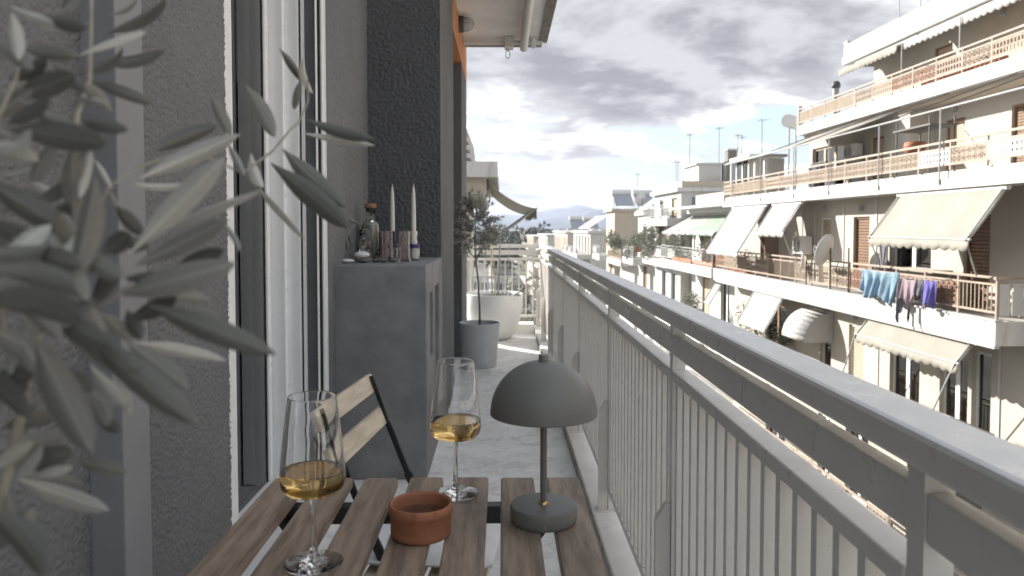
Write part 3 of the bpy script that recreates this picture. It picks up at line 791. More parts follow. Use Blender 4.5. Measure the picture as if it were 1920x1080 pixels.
LEAVES = "-269 420 1279 -221 407 1267 8 l;-255 420 1276 -218 400 1264 8 d;-257 400 1272 -251 395 1247 7 l;-271 520 1291 -219 498 1308 9 m;-267 520 1304 -235 493 1308 5 l;-278 440 1263 -245 435 1258 9 m;-257 460 1265 -228 483 1285 7 l;-268 500 1267 -231 518 1279 10 d;-271 500 1257 -238 516 1245 10 d;-278 500 1260 -240 483 1272 8 m;-269 420 1232 -238 422 1244 13 d;-247 380 1209 -194 370 1201 14 d;-254 400 1225 -202 384 1204 10 m;-234 420 1220 -200 400 1212 11 d;-261 460 1239 -233 444 1233 5 l;-239 360 1194 -236 378 1207 9 m;-276 420 1188 -257 437 1198 7 m;-254 370 1183 -218 384 1156 13 d;-227 400 1204 -235 414 1164 11 m;-228 420 1206 -227 405 1176 6 l;-244 450 1201 -229 440 1183 4 l;-193 360 1184 -208 365 1134 12 m;-274 440 1186 -262 452 1175 5 l;-240 360 1143 -226 375 1161 11 l;-248 380 1156 -242 397 1137 9 m;-239 350 1141 -187 333 1132 12 m;-226 440 1172 -214 446 1155 9 d;-241 460 1184 -238 469 1164 4 l;-213 400 1146 -198 400 1156 11 d;-197 400 1147 -143 385 1194 13 l;-195 400 1139 -147 399 1163 11 m;-210 460 1158 -144 437 1181 6 l;-233 500 1210 -200 526 1230 11 d;-230 480 1191 -177 501 1220 12 l;-212 550 1256 -199 553 1227 9 m;-200 550 1222 -184 537 1198 6 m;-192 560 1198 -156 587 1149 5 m;-203 600 1272 -183 605 1233 14 m;-193 660 1315 -181 690 1293 9 d;-175 660 1309 -175 688 1283 10 l;-176 660 1288 -182 661 1263 7 d;-166 640 1250 -109 633 1233 11 d;-169 640 1239 -112 648 1230 7 l;-175 600 1221 -125 595 1176 16 d;-177 580 1208 -115 556 1160 17 d;-194 580 1215 -181 566 1189 9 l;-230 470 1186 -207 488 1187 5 l;-192 500 1169 -165 473 1144 4 m;-223 320 1130 -168 303 1122 16 d;-181 380 1121 -120 386 1095 13 d;-201 360 1108 -147 351 1068 15 d;-191 380 1102 -162 382 1078 12 m;-212 340 1108 -188 339 1059 16 d;-195 380 1125 -136 373 1141 15 m;-216 440 1092 -175 466 1077 8 l;-211 420 1114 -196 405 1100 9 d;-220 420 1077 -209 416 1056 9 l;-233 420 1060 -209 405 1048 8 d;-263 400 1032 -235 406 1037 13 d;-253 440 1022 -218 428 1019 9 m;-276 420 1018 -220 413 1002 10 l;-284 430 1017 -252 443 1007 8 m;-235 340 1032 -205 333 1004 14 d;-267 400 1016 -267 403 999 5 m;-286 420 1035 -257 440 1036 8 m;-267 400 1084 -245 381 1073 10 d;-275 400 1164 -241 379 1155 10 d;-223 370 1156 -199 358 1125 12 m;-196 380 1143 -213 392 1121 10 d;-214 370 1126 -200 375 1102 11 m;-238 380 1115 -242 368 1088 11 m;-270 450 1072 -278 441 1045 10 m;-226 400 1076 -204 385 1057 11 m;-294 440 1254 -277 438 1272 8 m;-289 420 1056 -258 397 1085 8 m;-265 460 1290 -261 471 1306 8 d;-273 400 1215 -260 419 1235 10 d;-246 360 1110 -239 380 1096 11 m;-233 360 1022 -254 370 999 10 d;-214 400 1113 -208 422 1095 9 m;-213 380 1148 -211 358 1166 10 m;-288 420 1170 -256 409 1132 13 m;-290 420 1120 -274 443 1146 13 m;-287 440 1042 -278 455 1012 10 m;-269 400 1262 -245 396 1242 9 m;-213 360 1222 -246 379 1212 8 d;-262 420 1173 -238 426 1189 11 d;-244 360 1110 -222 374 1092 12 m;-199 340 1108 -215 332 1128 10 m;-195 360 1125 -210 347 1114 11 d;-200 400 1110 -173 397 1122 10 d;-216 380 1148 -184 363 1135 10 m;-219 350 1149 -194 345 1142 10 d;-206 420 1144 -202 443 1161 8 d;-231 380 1088 -205 372 1079 10 m;-209 380 1088 -182 358 1074 9 l;-261 380 1077 -226 359 1090 10 d;-271 420 1059 -240 403 1075 8 l;-259 380 1036 -248 393 1046 9 m;-253 400 1024 -229 393 1032 7 l;-183 420 1138 -152 409 1147 8 d;-205 380 1161 -211 362 1141 11 l;-244 360 1199 -234 381 1193 10 l;-235 400 1206 -247 396 1184 9 m;-221 420 1155 -190 405 1150 8 m;-285 440 1245 -249 417 1252 10 d;-255 380 1000 -228 360 1024 8 l;-248 360 1148 -209 346 1149 12 m;-233 360 1131 -207 368 1135 12 l;-209 370 1103 -173 354 1093 12 m;-216 360 1120 -178 340 1105 12 d;-231 360 1105 -211 360 1074 12 m;-256 370 1090 -229 359 1069 12 d;-269 400 1053 -252 424 1052 10 d;-247 400 1044 -250 382 1030 9 m;-258 380 1167 -232 381 1177 10 m;-216 380 1172 -242 392 1159 10 d;-197 390 1134 -168 386 1131 10 d;-196 410 1126 -171 434 1118 9 m;-272 460 1258 -252 459 1242 8 d;-237 460 1230 -245 446 1243 9 m"
for s_ in LEAVES.split(';'):
    a = s_.split(); v6 = [int(t) / 1000 for t in a[:6]]; wd = int(a[6]) / 1000
    b_, t_ = Vector(v6[:3]), Vector(v6[3:])
    ax = (t_ - b_); ln = ax.length * 1.04; ax.normalize()
    face = Vector((.35 + rng.uniform(-.5, .5), -1, .15 + rng.uniform(-.5, .5)))
    nz_ = (face - ax * face.dot(ax)).normalized(); ny = nz_.cross(ax)
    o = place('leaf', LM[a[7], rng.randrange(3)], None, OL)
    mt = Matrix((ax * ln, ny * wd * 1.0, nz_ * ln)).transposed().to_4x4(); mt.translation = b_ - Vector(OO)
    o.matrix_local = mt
sm = MB()
sm.tube([(-0.269, 0.5, 1.329), (-0.265, 0.49, 1.292), (-0.256, 0.47, 1.251), (-0.253, 0.45, 1.226), (-0.245, 0.43, 1.189), (-0.245, 0.42, 1.15), (-0.248, 0.4, 1.104), (-0.264, 0.4, 1.035), (-0.304, 0.42, 0.94), (-.33, .43, .6), (-.33, .43, .30)],
        [.0012, .0014, .0017, .002, .0021, .0022, .0024, .0028, .0036, .008, .011], 8)
sm.build('trunk', 'twig', OL, smooth=True)
for pth, r_ in (([(-0.243, 0.42, 1.12), (-0.236, 0.45, 1.183), (-0.231, 0.48, 1.198), (-0.216, 0.5, 1.208), (-0.203, 0.53, 1.207), (-0.19, 0.55, 1.199), (-0.183, 0.6, 1.22), (-0.176, 0.63, 1.242), (-0.173, 0.64, 1.248), (-0.17, 0.66, 1.269), (-0.17, 0.66, 1.288)], .0009),
                ([(-0.267, 0.42, 1.252), (-0.263, 0.41, 1.239), (-0.265, 0.4, 1.22), (-0.277, 0.4, 1.195), (-.26, .40, 1.06)], .0013),
                ([(-0.248, 0.4, 1.104), (-0.22, 0.39, 1.114), (-0.199, 0.385, 1.124), (-0.189, 0.385, 1.131)], .0013)):
    MB().tube(pth, r_, 6).build('branch', 'twig', OL, smooth=True)
MB().lathe([(0, 0.002), (.11, 0.002), (.15, .30), (.14, .30), (.135, .27)], (-.33, .43, 0), 32).build('pot', 'terracotta', OL, smooth='auto')
MB().lathe([(.1345, .271), (0, .285)], (-.33, .43, 0), 20).build('soil', 'soil', OL)

# ================================================================== HOUSE ACROSS THE STREET
def facade(mb, X, y0, y1, z0, z1, ops, dep=0.14):
    """street face at X (looking to -X) with openings (ya, yb, za, zb) and their reveals"""
    ys = sorted({y0, y1, *[o_[0] for o_ in ops], *[o_[1] for o_ in ops]}); zs = sorted({z0, z1, *[o_[2] for o_ in ops], *[o_[3] for o_ in ops]})
    for a, b in zip(ys, ys[1:]):
        for c, d in zip(zs, zs[1:]):
            my, mz = (a + b) / 2, (c + d) / 2
            if any(o_[0] < my < o_[1] and o_[2] < mz < o_[3] for o_ in ops): continue
            mb.quad((X, a, c), (X, b, c), (X, b, d), (X, a, d))
    for a, b, c, d in ops:
        x2 = X + dep
        mb.quad((X, a, c), (x2, a, c), (x2, a, d), (X, a, d)); mb.quad((X, b, c), (x2, b, c), (x2, b, d), (X, b, d))
        mb.quad((X, a, d), (x2, a, d), (x2, b, d), (X, b, d)); mb.quad((X, a, c), (x2, a, c), (x2, b, c), (X, b, c))
    return mb

def roll_shutter(root, X, a, b, c, d, mat, dep=0.10):
    m = MB(); n = int((d - c) / 0.075)
    for i in range(n):
        z = c + i * (d - c) / n
        m.box(X + dep, X + dep + .02, a + .05, b - .05, z + .004, z + (d - c) / n - .010)
    p = m.build('roller_shutter', mat, root)
    f = MB().box(X + dep - .03, X + dep + .03, a, a + .05, c, d); f.box(X + dep - .03, X + dep + .03, b - .05, b, c, d); f.box(X + dep - .03, X + dep + .03, a + .05, b - .05, d - .06, d)
    f.build('frame', 'shutter_brown' if mat != 'shutter_beige' else 'white_paint', p)
    return p
def glazed_door(root, X, a, b, c, d, dep=0.10, leaves=2, frame='white_paint', curtain=True):
    m = MB(); wd = (b - a) / leaves
    for i in range(leaves):
        y = a + i * wd
        m.box(X + dep, X + dep + .05, y, y + .07, c, d); m.box(X + dep, X + dep + .05, y + wd - .07, y + wd, c, d)
        m.box(X + dep, X + dep + .05, y + .07, y + wd - .07, c, c + .12); m.box(X + dep, X + dep + .05, y + .07, y + wd - .07, d - .08, d)
    p = m.build('balcony_door', frame, root)
    MB().box(X + dep + .02, X + dep + .03, a + .07, b - .07, c + .12, d - .08).build('pane', 'far_pane', p)
    MB().box(X + dep + .5, X + dep + .52, a - .2, b + .2, c, d).build('dark_room', 'interior_dark', p)
    if curtain:
        q = MB(); rg = random.Random(int(a * 77)); ya = a + rg.uniform(.08, .3) * wd; w_ = wd * rg.uniform(.35, .6)
        q.grid(lambda u, v: (X + dep + .14 + .03 * math.sin(u * 34 + v), ya + u * w_, c + .05 + v * (d - c - .1)), 28, 2)
        q.build('curtain', 'curtain', p, smooth=True)
    return p

A = thing('apartment_block', 'cream apartment block with white balcony bands straight across the street', 'building', (10.5, 21.0, -13.0), fr=True)
ZS = [-12.6, -9.69, -6.79, -3.89, -0.99]                       # undersides of the balcony slabs
XF, X0 = 9.10, 9.90
YN, YF = 13.05, 29.6
wall = MB(); ops_l = {}
ops2 = [(21.28, 22.04, -.52, 1.42), (19.09, 19.94, -.52, 1.42), (16.37, 18.04, -.52, 1.55), (14.42, 15.23, -.52, 1.50), (25.13, 26.85, -.52, 1.42)]
ops1 = [(21.13, 21.85, -3.42, -1.75), (19.28, 20.09, -3.42, -1.50), (16.71, 17.99, -3.42, -1.35), (14.99, 15.95, -3.42, -1.35), (14.28, 14.87, -3.42, -1.35), (24.37, 26.28, -3.42, -1.5)]
ops0 = [(21.13, 21.90, -6.32, -4.4), (18.94, 20.18, -6.32, -4.3), (14.47, 17.14, -6.32, -4.3), (24.37, 26.08, -6.32, -4.4)]
facade(wall, X0, 9.0, YF, -0.52, 1.91, ops2); facade(wall, X0, 9.0, YF, -3.42, -0.53, ops1); facade(wall, X0, 9.0, YF, -6.32, -3.43, ops0)
wall.quad((X0, 9.0, -13), (X0, YF, -13), (X0, YF, -6.33), (X0, 9.0, -6.33))
wall.quad((X0, YF, -13), (20, YF, -13), (20, YF, 1.91), (X0, YF, 1.91)); wall.quad((X0, 9.0, -13), (20, 9.0, -13), (20, 9.0, 1.91), (X0, 9.0, 1.91))
wall.quad((20, 9.0, -13), (20, YF, -13), (20, YF, 8), (20, 9, 8))
wall.build('wall', 'facade_cream', A)
# upper, set-back storeys
w3 = MB()
facade(w3, 12.8, 22.4, YF - .1, 2.1, 4.8, [(26.6, 29.2, 2.2, 4.2), (23.85, 24.65, 2.15, 4.1)])
facade(w3, 13.6, 9.0, 22.4, 2.1, 4.8, [(21.0, 21.9, 2.15, 4.3), (18.0, 19.1, 2.15, 4.3), (15.4, 16.6, 2.15, 4.3)])
w3.quad((12.8, 22.4, 2.1), (13.6, 22.4, 2.1), (13.6, 22.4, 4.8), (12.8, 22.4, 4.8))
w3.quad((12.8, YF - .1, 2.1), (20, YF - .1, 2.1), (20, YF - .1, 4.8), (12.8, YF - .1, 4.8)); w3.quad((13.6, 9, 2.1), (20, 9, 2.1), (20, 9, 4.8), (13.6, 9, 4.8))
w3.build('wall', 'facade_cream', A)
w4 = MB()
facade(w4, 15.2, 9.0, 29.2, 5.18, 7.7, [(21.2, 22.2, 5.3, 7.2), (24.2, 25.2, 5.3, 7.2), (17.5, 18.6, 5.3, 7.2)])
w4.quad((15.2, 29.2, 5.18), (20, 29.2, 5.18), (20, 29.2, 7.7), (15.2, 29.2, 7.7)); w4.quad((15.2, 9, 5.18), (20, 9, 5.18), (20, 9, 7.7), (15.2, 9, 7.7))
w4.build('wall', 'facade_cream', A)
MB().box(15.14, 15.196, 13.0, 22.9, 5.2, 7.69).build('salmon_panel', 'facade_tan', A)
for y, z0, z1 in ((18.7, -.5, 1.9), (20.45, -.5, 1.9), (22.3, -.5, 1.9), (23.2, -.5, 1.9), (14.0, -3.4, -1.0), (18.5, -3.4, -1.0)):
    MB().box(X0 - .025, X0 - .001, y, y + .05, z0, z1).build('joint_strip', 'fascia_white', A)
# openings
roll_shutter(A, X0, *ops2[0], 'shutter_beige'); roll_shutter(A, X0, *ops2[1], 'shutter_brown'); glazed_door(A, X0, *ops2[2])
roll_shutter(A, X0, *ops2[3], 'shutter_brown'); roll_shutter(A, X0, *ops2[4], 'shutter_brown')
glazed_door(A, X0, *ops1[0], leaves=1); roll_shutter(A, X0, *ops1[1], 'shutter_beige'); glazed_door(A, X0, *ops1[2]); glazed_door(A, X0, *ops1[3]); glazed_door(A, X0, *ops1[4], leaves=1)
glazed_door(A, X0, *ops1[5], frame='shutter_brown')
for q_ in ops0: glazed_door(A, X0, *q_)
glazed_door(A, 12.8, 26.6, 29.2, 2.2, 4.2, leaves=3, curtain=False, frame='shutter_beige'); roll_shutter(A, 12.8, 23.85, 24.65, 2.15, 4.1, 'door_peach')
roll_shutter(A, 13.6, 21.0, 21.9, 2.15, 4.3, 'door_peach'); roll_shutter(A, 13.6, 18.0, 19.1, 2.15, 4.3, 'shutter_brown'); glazed_door(A, 13.6, 15.4, 16.6, 2.15, 4.3)
glazed_door(A, 15.2, 21.2, 22.2, 5.3, 7.2, frame='shutter_beige'); roll_shutter(A, 15.2, 24.2, 25.2, 5.3, 7.2, 'door_peach'); glazed_door(A, 15.2, 17.5, 18.6, 5.3, 7.2)
# balcony bands
for z in ZS[:-1]:
    MB().box(XF, X0 + .1, YN, YF, z, z + .47).build('balcony_slab', 'fascia_white', A)
s2 = MB().box(XF, X0 + .1, YN, YF + .2, -0.99, -0.55).build('balcony_slab', 'fascia_white', A)
MB().box(XF - .03, XF + .12, YN - .03, YF + .2, -0.549, -0.515).build('coping', 'fascia_grey', s2)
MB().prism([(XF + .02, -1.05), (XF + .12, -1.05), (XF + .12, -.992), (XF + .02, -.992)], 'y', YN + .05, YF).build('drip_strip', 'fascia_grey', s2)
s3 = MB().box(XF, 14.2, 9.0, YF - .8, 1.91, 2.11).build('balcony_slab', 'fascia_white', A)
MB().box(XF + .10, XF + .22, 9.0, YF - .85, 2.1105, 2.27).build('kerb_wall', 'facade_white', s3)
s4 = MB().box(12.45, 20.1, 9.0, YF + .3, 4.81, 5.19).build('balcony_slab', 'fascia_white', A)
MB().box(12.70, 14.9, 9.0, YF + .2, 4.70, 4.809).build('soffit_step', 'facade_tan', s4)
s5 = MB().box(14.4, 20.2, 9.0, 30.2, 7.71, 7.98).build('roof_slab', 'fascia_white', A)
MB().box(14.7, 16.0, 9.0, 30.0, 7.62, 7.709).build('soffit_step', 'metal_dark', s5)
# railings: rails, posts and pierced panels
def lattice(wd, ht, kind):
    m = MB(); t = .02
    if kind == 'x':
        n = max(3, round(wd / .17)); st = wd / n
        for r in range(2):
            z0 = r * ht / 2 + .02; z1 = (r + 1) * ht / 2 - .02
            m.bar((0, 0, z0 - .01), (0, wd, z0 - .01), .02, .018); m.bar((0, 0, z1 + .01), (0, wd, z1 + .01), .02, .018)
            for i in range(n):
                a, b = i * st + .022, (i + 1) * st - .022; mz = (z0 + z1) / 2; my = (a + b) / 2
                m.bar((0, a, z0), (0, my - .012, mz), .026, .02, up=(1, 0, 0)); m.bar((0, my - .012, mz), (0, a, z1), .026, .02, up=(1, 0, 0))
                m.bar((0, b, z0), (0, my + .012, mz), .026, .02, up=(1, 0, 0)); m.bar((0, my + .012, mz), (0, b, z1), .026, .02, up=(1, 0, 0))
                m.box(-.012, .012, i * st - .012, i * st + .012, z0, z1)
        m.box(-.012, .012, wd - .012, wd + .012, .02, ht - .02)
    elif kind == 'h':
        n = max(3, round(wd / .12)); st = wd / n
        for i in range(n + 1): m.box(-.012, .012, i * st - .024, i * st + .024, 0, ht)
        for z in (.02, ht / 2, ht - .02): m.box(-.014, .014, 0, wd, z - .025, z + .025)
    elif kind == 'bars':
        n = max(4, round(wd / .11)); st = wd / n
        for i in range(n + 1): m.box(-.008, .008, i * st - .008, i * st + .008, 0, ht)
    elif kind == 'reed':
        n = round(wd / .05); st = wd / n
        for i in range(n): m.box(-.008 - .006 * (i % 3), .008, i * st, i * st + st * .93, 0, ht)
    elif kind == 'solid':
        m.box(-.01, .01, 0, wd, 0, ht)
    return m
LAT = {}
def railing(root, X, y0, y1, z0, zt, rows, bay=1.12, rail='railing_peach', low=None, mid=.13):
    r = MB(); r.box(X - .022, X + .022, y0, y1, zt - .045, zt); r.box(X - .018, X + .018, y0, y1, zt - mid - .035, zt - mid)
    zl_ = low if low is not None else z0 + .10
    r.box(X - .018, X + .018, y0, y1, zl_, zl_ + .04)
    p = r.build('railing', rail, root)
    n = round((y1 - y0) / bay); st = (y1 - y0) / n
    pm = MB().box(-.02, .02, -.02, .02, 0, zt - .05 - z0).mesh('post'); o = ORG[root.name]
    for i in range(n + 1):
        place('post', pm, rail, p, (X - o[0], y0 + i * st - o[1], z0 - o[2]))
    ht = zt - mid - .045 - zl_ - .05
    for i in range(n):
        kd, mt = rows[i % len(rows)]
        if kd is None: continue
        key = (kd, round(st, 2), round(ht, 2), mt)
        if key not in LAT:
            LAT[key] = lattice(st - .06, ht, kd).mesh('panel')
        place('panel', LAT[key], mt, p, (X - o[0], y0 + i * st + .03 - o[1], zl_ + .045 - o[2]))
    return p
LP, LRu = 'lattice_peach', 'lattice_rust'
railing(A, XF + .05, YN + .05, YF, -0.515, 0.26, [('bars', 'railing_peach'), ('x', LRu), ('x', LRu), ('x', LRu), ('x', LRu), ('x', LP), ('bars', 'railing_peach'), ('x', LP), ('bars', 'railing_peach'), ('bars', 'railing_peach'), ('x', LP), ('bars', 'railing_peach'), ('reed', 'reed'), ('reed', 'reed'), ('x', LRu)])
railing(A, XF + .05, 9.1, YF - .9, 2.275, 2.87, [('h', LP), ('x', LP), ('h', 'white_paint'), ('h', 'white_paint'), ('x', LP), ('h', 'white_paint'), ('x', LP), ('x', LP), ('x', LP), ('x', LP), ('x', LP), ('x', LP), ('x', LP), ('h', LP), ('reed', 'reed'), ('reed', 'reed'), ('reed', 'reed')])
railing(A, 12.5, 9.1, 25.2, 5.19, 5.87, [('x', LRu), ('x', LRu), ('h', LP), ('x', LP), ('h', LP)])
railing(A, 12.5, 25.25, YF + .2, 5.19, 5.87, [('reed', 'reed')])
MB().box(12.46, 12.62, YF + .2, YF + .3, 5.19, 6.0).build('end_pillar', 'fascia_white', A)
for z in (-3.42, -6.32): railing(A, XF + .05, YN + .05, YF, z, z + .82, [('bars', 'railing_peach'), ('x', LP)])
# roof parapet of wired glass
pr = MB().box(14.42, 14.46, 9.0, 30.0, 8.44, 8.48).build('parapet_rail', 'facade_tan', A)
for i in range(8):
    y = 12.0 + i * 2.25
    MB().box(14.43, 14.445, y + .04, y + 2.21, 8.0, 8.43).build('pane', 'wire_glass', pr)
    MB().box(14.42, 14.46, y - .02, y + .02, 7.981, 8.439).build('post', 'facade_tan', pr)
MB().box(14.42, 14.62, 29.85, 30.1, 7.981, 8.62).build('end_pillar', 'fascia_white', A)
MB().box(14.9, 16.3, 27.0, 29.4, 7.981, 8.55).build('roof_box', 'facade_white', A)
# side balcony railing at the near end (turned to us) and white pierced block
for x in (9.28, 9.53, 9.77):
    MB().box(x - .10, x + .10, YN + .03, YN + .06, -.45, .12).build('end_panel', 'fascia_white', A)
MB().box(XF, 9.88, YN + .02, YN + .07, .20, .25).build('end_rail', 'railing_peach', A)
# glazed verandah at the far end of the second band
v = MB()
for y in (26.55, 27.2, 27.85, 28.5): v.box(9.32, 9.38, y - .04, y + .04, 2.30, 3.55)
v.box(9.30, 9.40, 26.5, 28.55, 3.55, 3.65); v.box(9.30, 9.40, 26.5, 28.55, 2.28, 2.62); v.box(9.4, 10.6, 26.5, 26.58, 2.28, 3.6); v.box(9.3, 10.7, 26.45, 28.6, 3.651, 3.75)
vg = v.build('glazed_verandah', 'white_paint', A)
for y in (26.59, 27.24, 27.89): MB().box(9.345, 9.355, y, y + .57, 2.63, 3.54).build('pane', 'far_pane', vg)
for y in (25.0, 25.9):
    MB().box(9.32, 9.44, y, y + .1, 2.28, 3.5).build('verandah_post', 'white_paint', A)
# poles and bars carrying the awnings of the second band
pb = MB().tube([(XF, 9.0, 3.52), (XF, 28.6, 3.52)], .022, 8).build('awning_bar', 'metal_grey', A, smooth='auto')
for y in (12.0, 14.8, 17.15, 19.7, 22.0, 24.7, 27.6):
    MB().tube([(XF - .02, y, 2.0), (XF - .02, y, 3.52)], .017, 8).build('pole', 'metal_grey', pb, smooth='auto')
for y in (10.6, 12.9, 15.2, 17.2, 19.8, 22.2, 24.9):
    MB().tube([(12.5, y + .2, 4.78), (XF, y, 3.53)], .016, 6).build('awning_rod', 'metal_dark', pb, smooth='auto')
for i, (X, y, z) in enumerate(((X0, 21.66, 1.58), (X0, 19.5, 1.58), (X0, 19.7, -1.32), (13.6, 21.45, 4.5), (15.14, 21.7, 7.35), (12.8, 24.2, 4.3))):
    MB().box(X - .14, X - .002, y - .08, y + .08, z, z + .13).build('wall_lamp', 'metal_grey', A)

# --- awnings
def awning(label, y0, y1, top, bot, mat, val=.18, sag=.0, arms=None, org=None, group='cloth awnings on the cream apartment block', roll=True, fr=True, scal=.29):
    t = thing('awning', label, 'awning', org or (top[0], (y0 + y1) / 2, top[1]), group, fr=fr)
    def f(u, v):
        w_ = .025 * math.sin(v * math.pi) * math.sin(u * 17)
        return (top[0] + (bot[0] - top[0]) * v, y0 + (y1 - y0) * u, top[1] + (bot[1] - top[1]) * v - sag * 4 * v * (1 - v) - w_ * .6)
    MB().grid(f, 24, 10).build('fabric', mat, t, smooth=True, solid=.006)
    if val:
        n = max(2, round((y1 - y0) / scal)) * 6
        def g(u, v):
            k = abs(math.sin(u * n / 6 * math.pi))
            return (bot[0] - .012 - .02 * math.sin(u * 23) * v, y0 + (y1 - y0) * u, bot[1] - .02 - v * val * (.76 + .24 * k))
        MB().grid(g, n, 2).build('valance', mat, t, smooth=True, solid=.006)
    MB().tube([(bot[0], y0 - .03, bot[1]), (bot[0], y1 + .03, bot[1])], .022, 8).build('front_bar', 'metal_grey', t, smooth='auto')
    if roll: MB().tube([(top[0], y0 - .03, top[1]), (top[0], y1 + .03, top[1])], .05, 10).build('roller', 'white_paint', t, smooth='auto')
    for i, y in enumerate((y0 + .06, y1 - .06) if arms else ()):
        MB().tube([(top[0] - .05, y, top[1] - .03), (bot[0] - .03, y, bot[1] - .01), (arms[0], y + (arms[2] if len(arms) > 2 else 0), arms[1])][(0 if len(arms) < 4 else 1):], .016, 6).build('arm', 'metal_grey', t, smooth='auto')
    return t
awning('large beige awning over the balcony with the laundry', 13.0, 16.5, (9.22, 1.86), (8.55, .93), 'awning_cream', .2, .03, (9.0, .25, .4))
awning('narrow white awning beside the satellite dish balcony, the smaller of the steep pair', 21.7, 23.9, (9.22, 1.86), (8.70, 1.05), 'awning_white', .2, .02, (9.05, .25, .2))
awning('long steep white awning over the planted end of the balcony', 24.4, 27.9, (9.22, 1.86), (8.24, .27), 'awning_white', .12, .02, (9.05, .25, .1))
awning('steep white awning below the reed screened balcony', 23.0, 25.6, (9.25, -1.06), (8.66, -2.15), 'awning_white', .0, .02, (9.05, -2.6))
awning('short rolled-out white awning with scalloped edge under the laundry balcony', 13.9, 17.9, (9.30, -1.06), (8.98, -1.46), 'awning_cream', .2, .02, (9.05, -2.7, .9))
awning('flat cream awning over the top floor terrace at its far end', 23.2, 28.4, (12.7, 4.72), (9.12, 3.55), 'awning_cream', .0, .12)
awning('half rolled grey awning under the set-back roof slab, near its far corner', 25.1, 29.3, (14.55, 7.60), (13.85, 7.30), 'awning_cream', .25, .02)
awning('half rolled white awning under the set-back roof slab, above the red flowers', 18.6, 24.9, (14.55, 7.60), (13.95, 7.34), 'awning_white', .25, .02)
for y in (24.9, 18.8, 21.8):
    MB().tube([(13.9, y, 5.2), (13.9, y, 7.32)], .018, 6).build('pole', 'metal_grey', A, smooth='auto')
# rounded hood awning
hd = thing('hood_awning', 'rounded white hood awning over a small window under the balcony band', 'awning', (9.9, 21.8, -2.2), 'cloth awnings on the cream apartment block', fr=True)
arc = [(9.89, -1.22)] + [(9.89 - .85 * math.sin(t * math.pi / 16), -1.32 - .0 - .85 * (1 - math.cos(t * math.pi / 16))) for t in range(1, 9)]
m = MB()
for (xa, za), (xb, zb) in zip(arc, arc[1:]): m.quad((xa, 21.0, za), (xa, 22.6, za), (xb, 22.6, zb), (xb, 21.0, zb))
m.build('fabric', 'awning_white', hd, smooth=True, solid=.008)
for y in (21.0, 22.6):
    MB().add([(9.89, y, -2.17)] + [(x, y, z) for x, z in arc], [tuple(range(len(arc) + 1))]).build('side_cloth', 'awning_white', hd, solid=.006)

# --- air conditioners
def ac_unit(label, X, y, z, fr=True):
    t = thing('air_conditioner', label, 'air conditioner', (X, y, z), 'outdoor air conditioner units', fr=fr)
    MB().box(X - .34, X - .06, y - .40, y + .40, z, z + .55).build('case', 'ac_white', t, bevel=.02)
    m = MB()
    for r in (.07, .13, .19, .235): m.tube([(X - .348, y + .1 + r * math.cos(a * math.pi / 12), z + .275 + r * math.sin(a * math.pi / 12)) for a in range(25)], .006, 4)
    m.build('fan_grille', 'metal_dark', t)
    for s in (-.3, .3):
        MB().box(X - .36, X, y + s - .02, y + s + .02, z - .04, z - .001).build('bracket', 'metal_grey', t)
ac_unit('white air conditioner on the wall beside the beige shutter', X0, 22.75, .32)
ac_unit('air conditioner high on the terrace wall among hanging clothes', 12.8, 25.5, 3.45)
# --- dishes
def dish(label, p, aim, R, mast, name='satellite_dish', fr=True):
    t = thing(name, label, 'satellite dish', (p[0], p[1], mast), 'satellite dishes', fr=fr)
    m = MB().lathe([(0, 0)] + [(R * i / 6, .28 * R * (i / 6) ** 2) for i in range(1, 7)], (0, 0, 0), 36)
    q = Vector(aim).normalized().to_track_quat('Z', 'Y')
    m.v = [tuple(q @ Vector(a) + Vector(p)) for a in m.v]
    m.build('bowl', 'dish_white', t, smooth=True, solid=.012)
    b = MB(); fx = Vector(p) + q @ Vector((0, 0, R * .95)); low = Vector(p) + q @ Vector((0, -R, .28 * R))
    b.tube([low, fx + q @ Vector((0, -.12 * R, 0))], .012, 6); b.tube([fx, fx + q @ Vector((0, 0, -.12))], .03, 8); b.build('feed_arm', 'metal_grey', t)
    MB().tube([(p[0] + .06, p[1], mast), (p[0] + .06, p[1], p[2] + .1)], .022, 8).build('mast', 'metal_dark', t, smooth='auto')
dish('big white satellite dish fixed to the balcony railing', (8.95, 19.35, .50), (-.63, .77, .30), .45, -.5)
dish('small satellite dish seen edge-on beside the air conditioner', (9.0, 20.95, .12), (-.92, .42, .12), .30, -.5)
MB().tube([(XF, 18.55, -.5), (XF, 18.55, .62)], .02, 8).build('pole', 'metal_dark', A, smooth='auto')

# --- laundry
def cloth(label, name, mat, y0, y1, zt, drop, seed, folds=6, amp=.03, xo=8.92, flare=0.0):
    rg = random.Random(seed); ph = [rg.uniform(0, 6.3) for _ in range(6)]
    def f(u, v):
        y = y0 + (y1 - y0) * u
        d = drop[0] + (drop[1] - drop[0]) * u + .16 * (drop[0] + drop[1]) * (.5 * math.sin(u * 8 + ph[0]) + .3 * math.sin(u * 19 + ph[1]))
        x = xo + amp * (.3 + v) * math.sin(u * folds * 6.28 + ph[2] + v * 1.2) + amp * .6 * v * math.sin(u * folds * 2.3 * 6.28 + ph[3])
        return (x - .03 * v, y + flare * v * (u - .5) + .03 * v * math.sin(u * 8 + ph[4]), zt - .03 * math.sin(u * math.pi) - v * d)
    m = MB().grid(f, 48, 20)
    o = m.build(name, mat, None, smooth=True, solid=.006, org=(xo, (y0 + y1) / 2, zt), fr=True)
    return tag(o, label, 'laundry', 'laundry on the line')
cloth('pale blue bed sheet hung bunched over the balcony edge', 'hanging_sheet', 'cloth_blue', 15.90, 17.55, .16, (.66, .52), 3, 4, .085, flare=-.25)
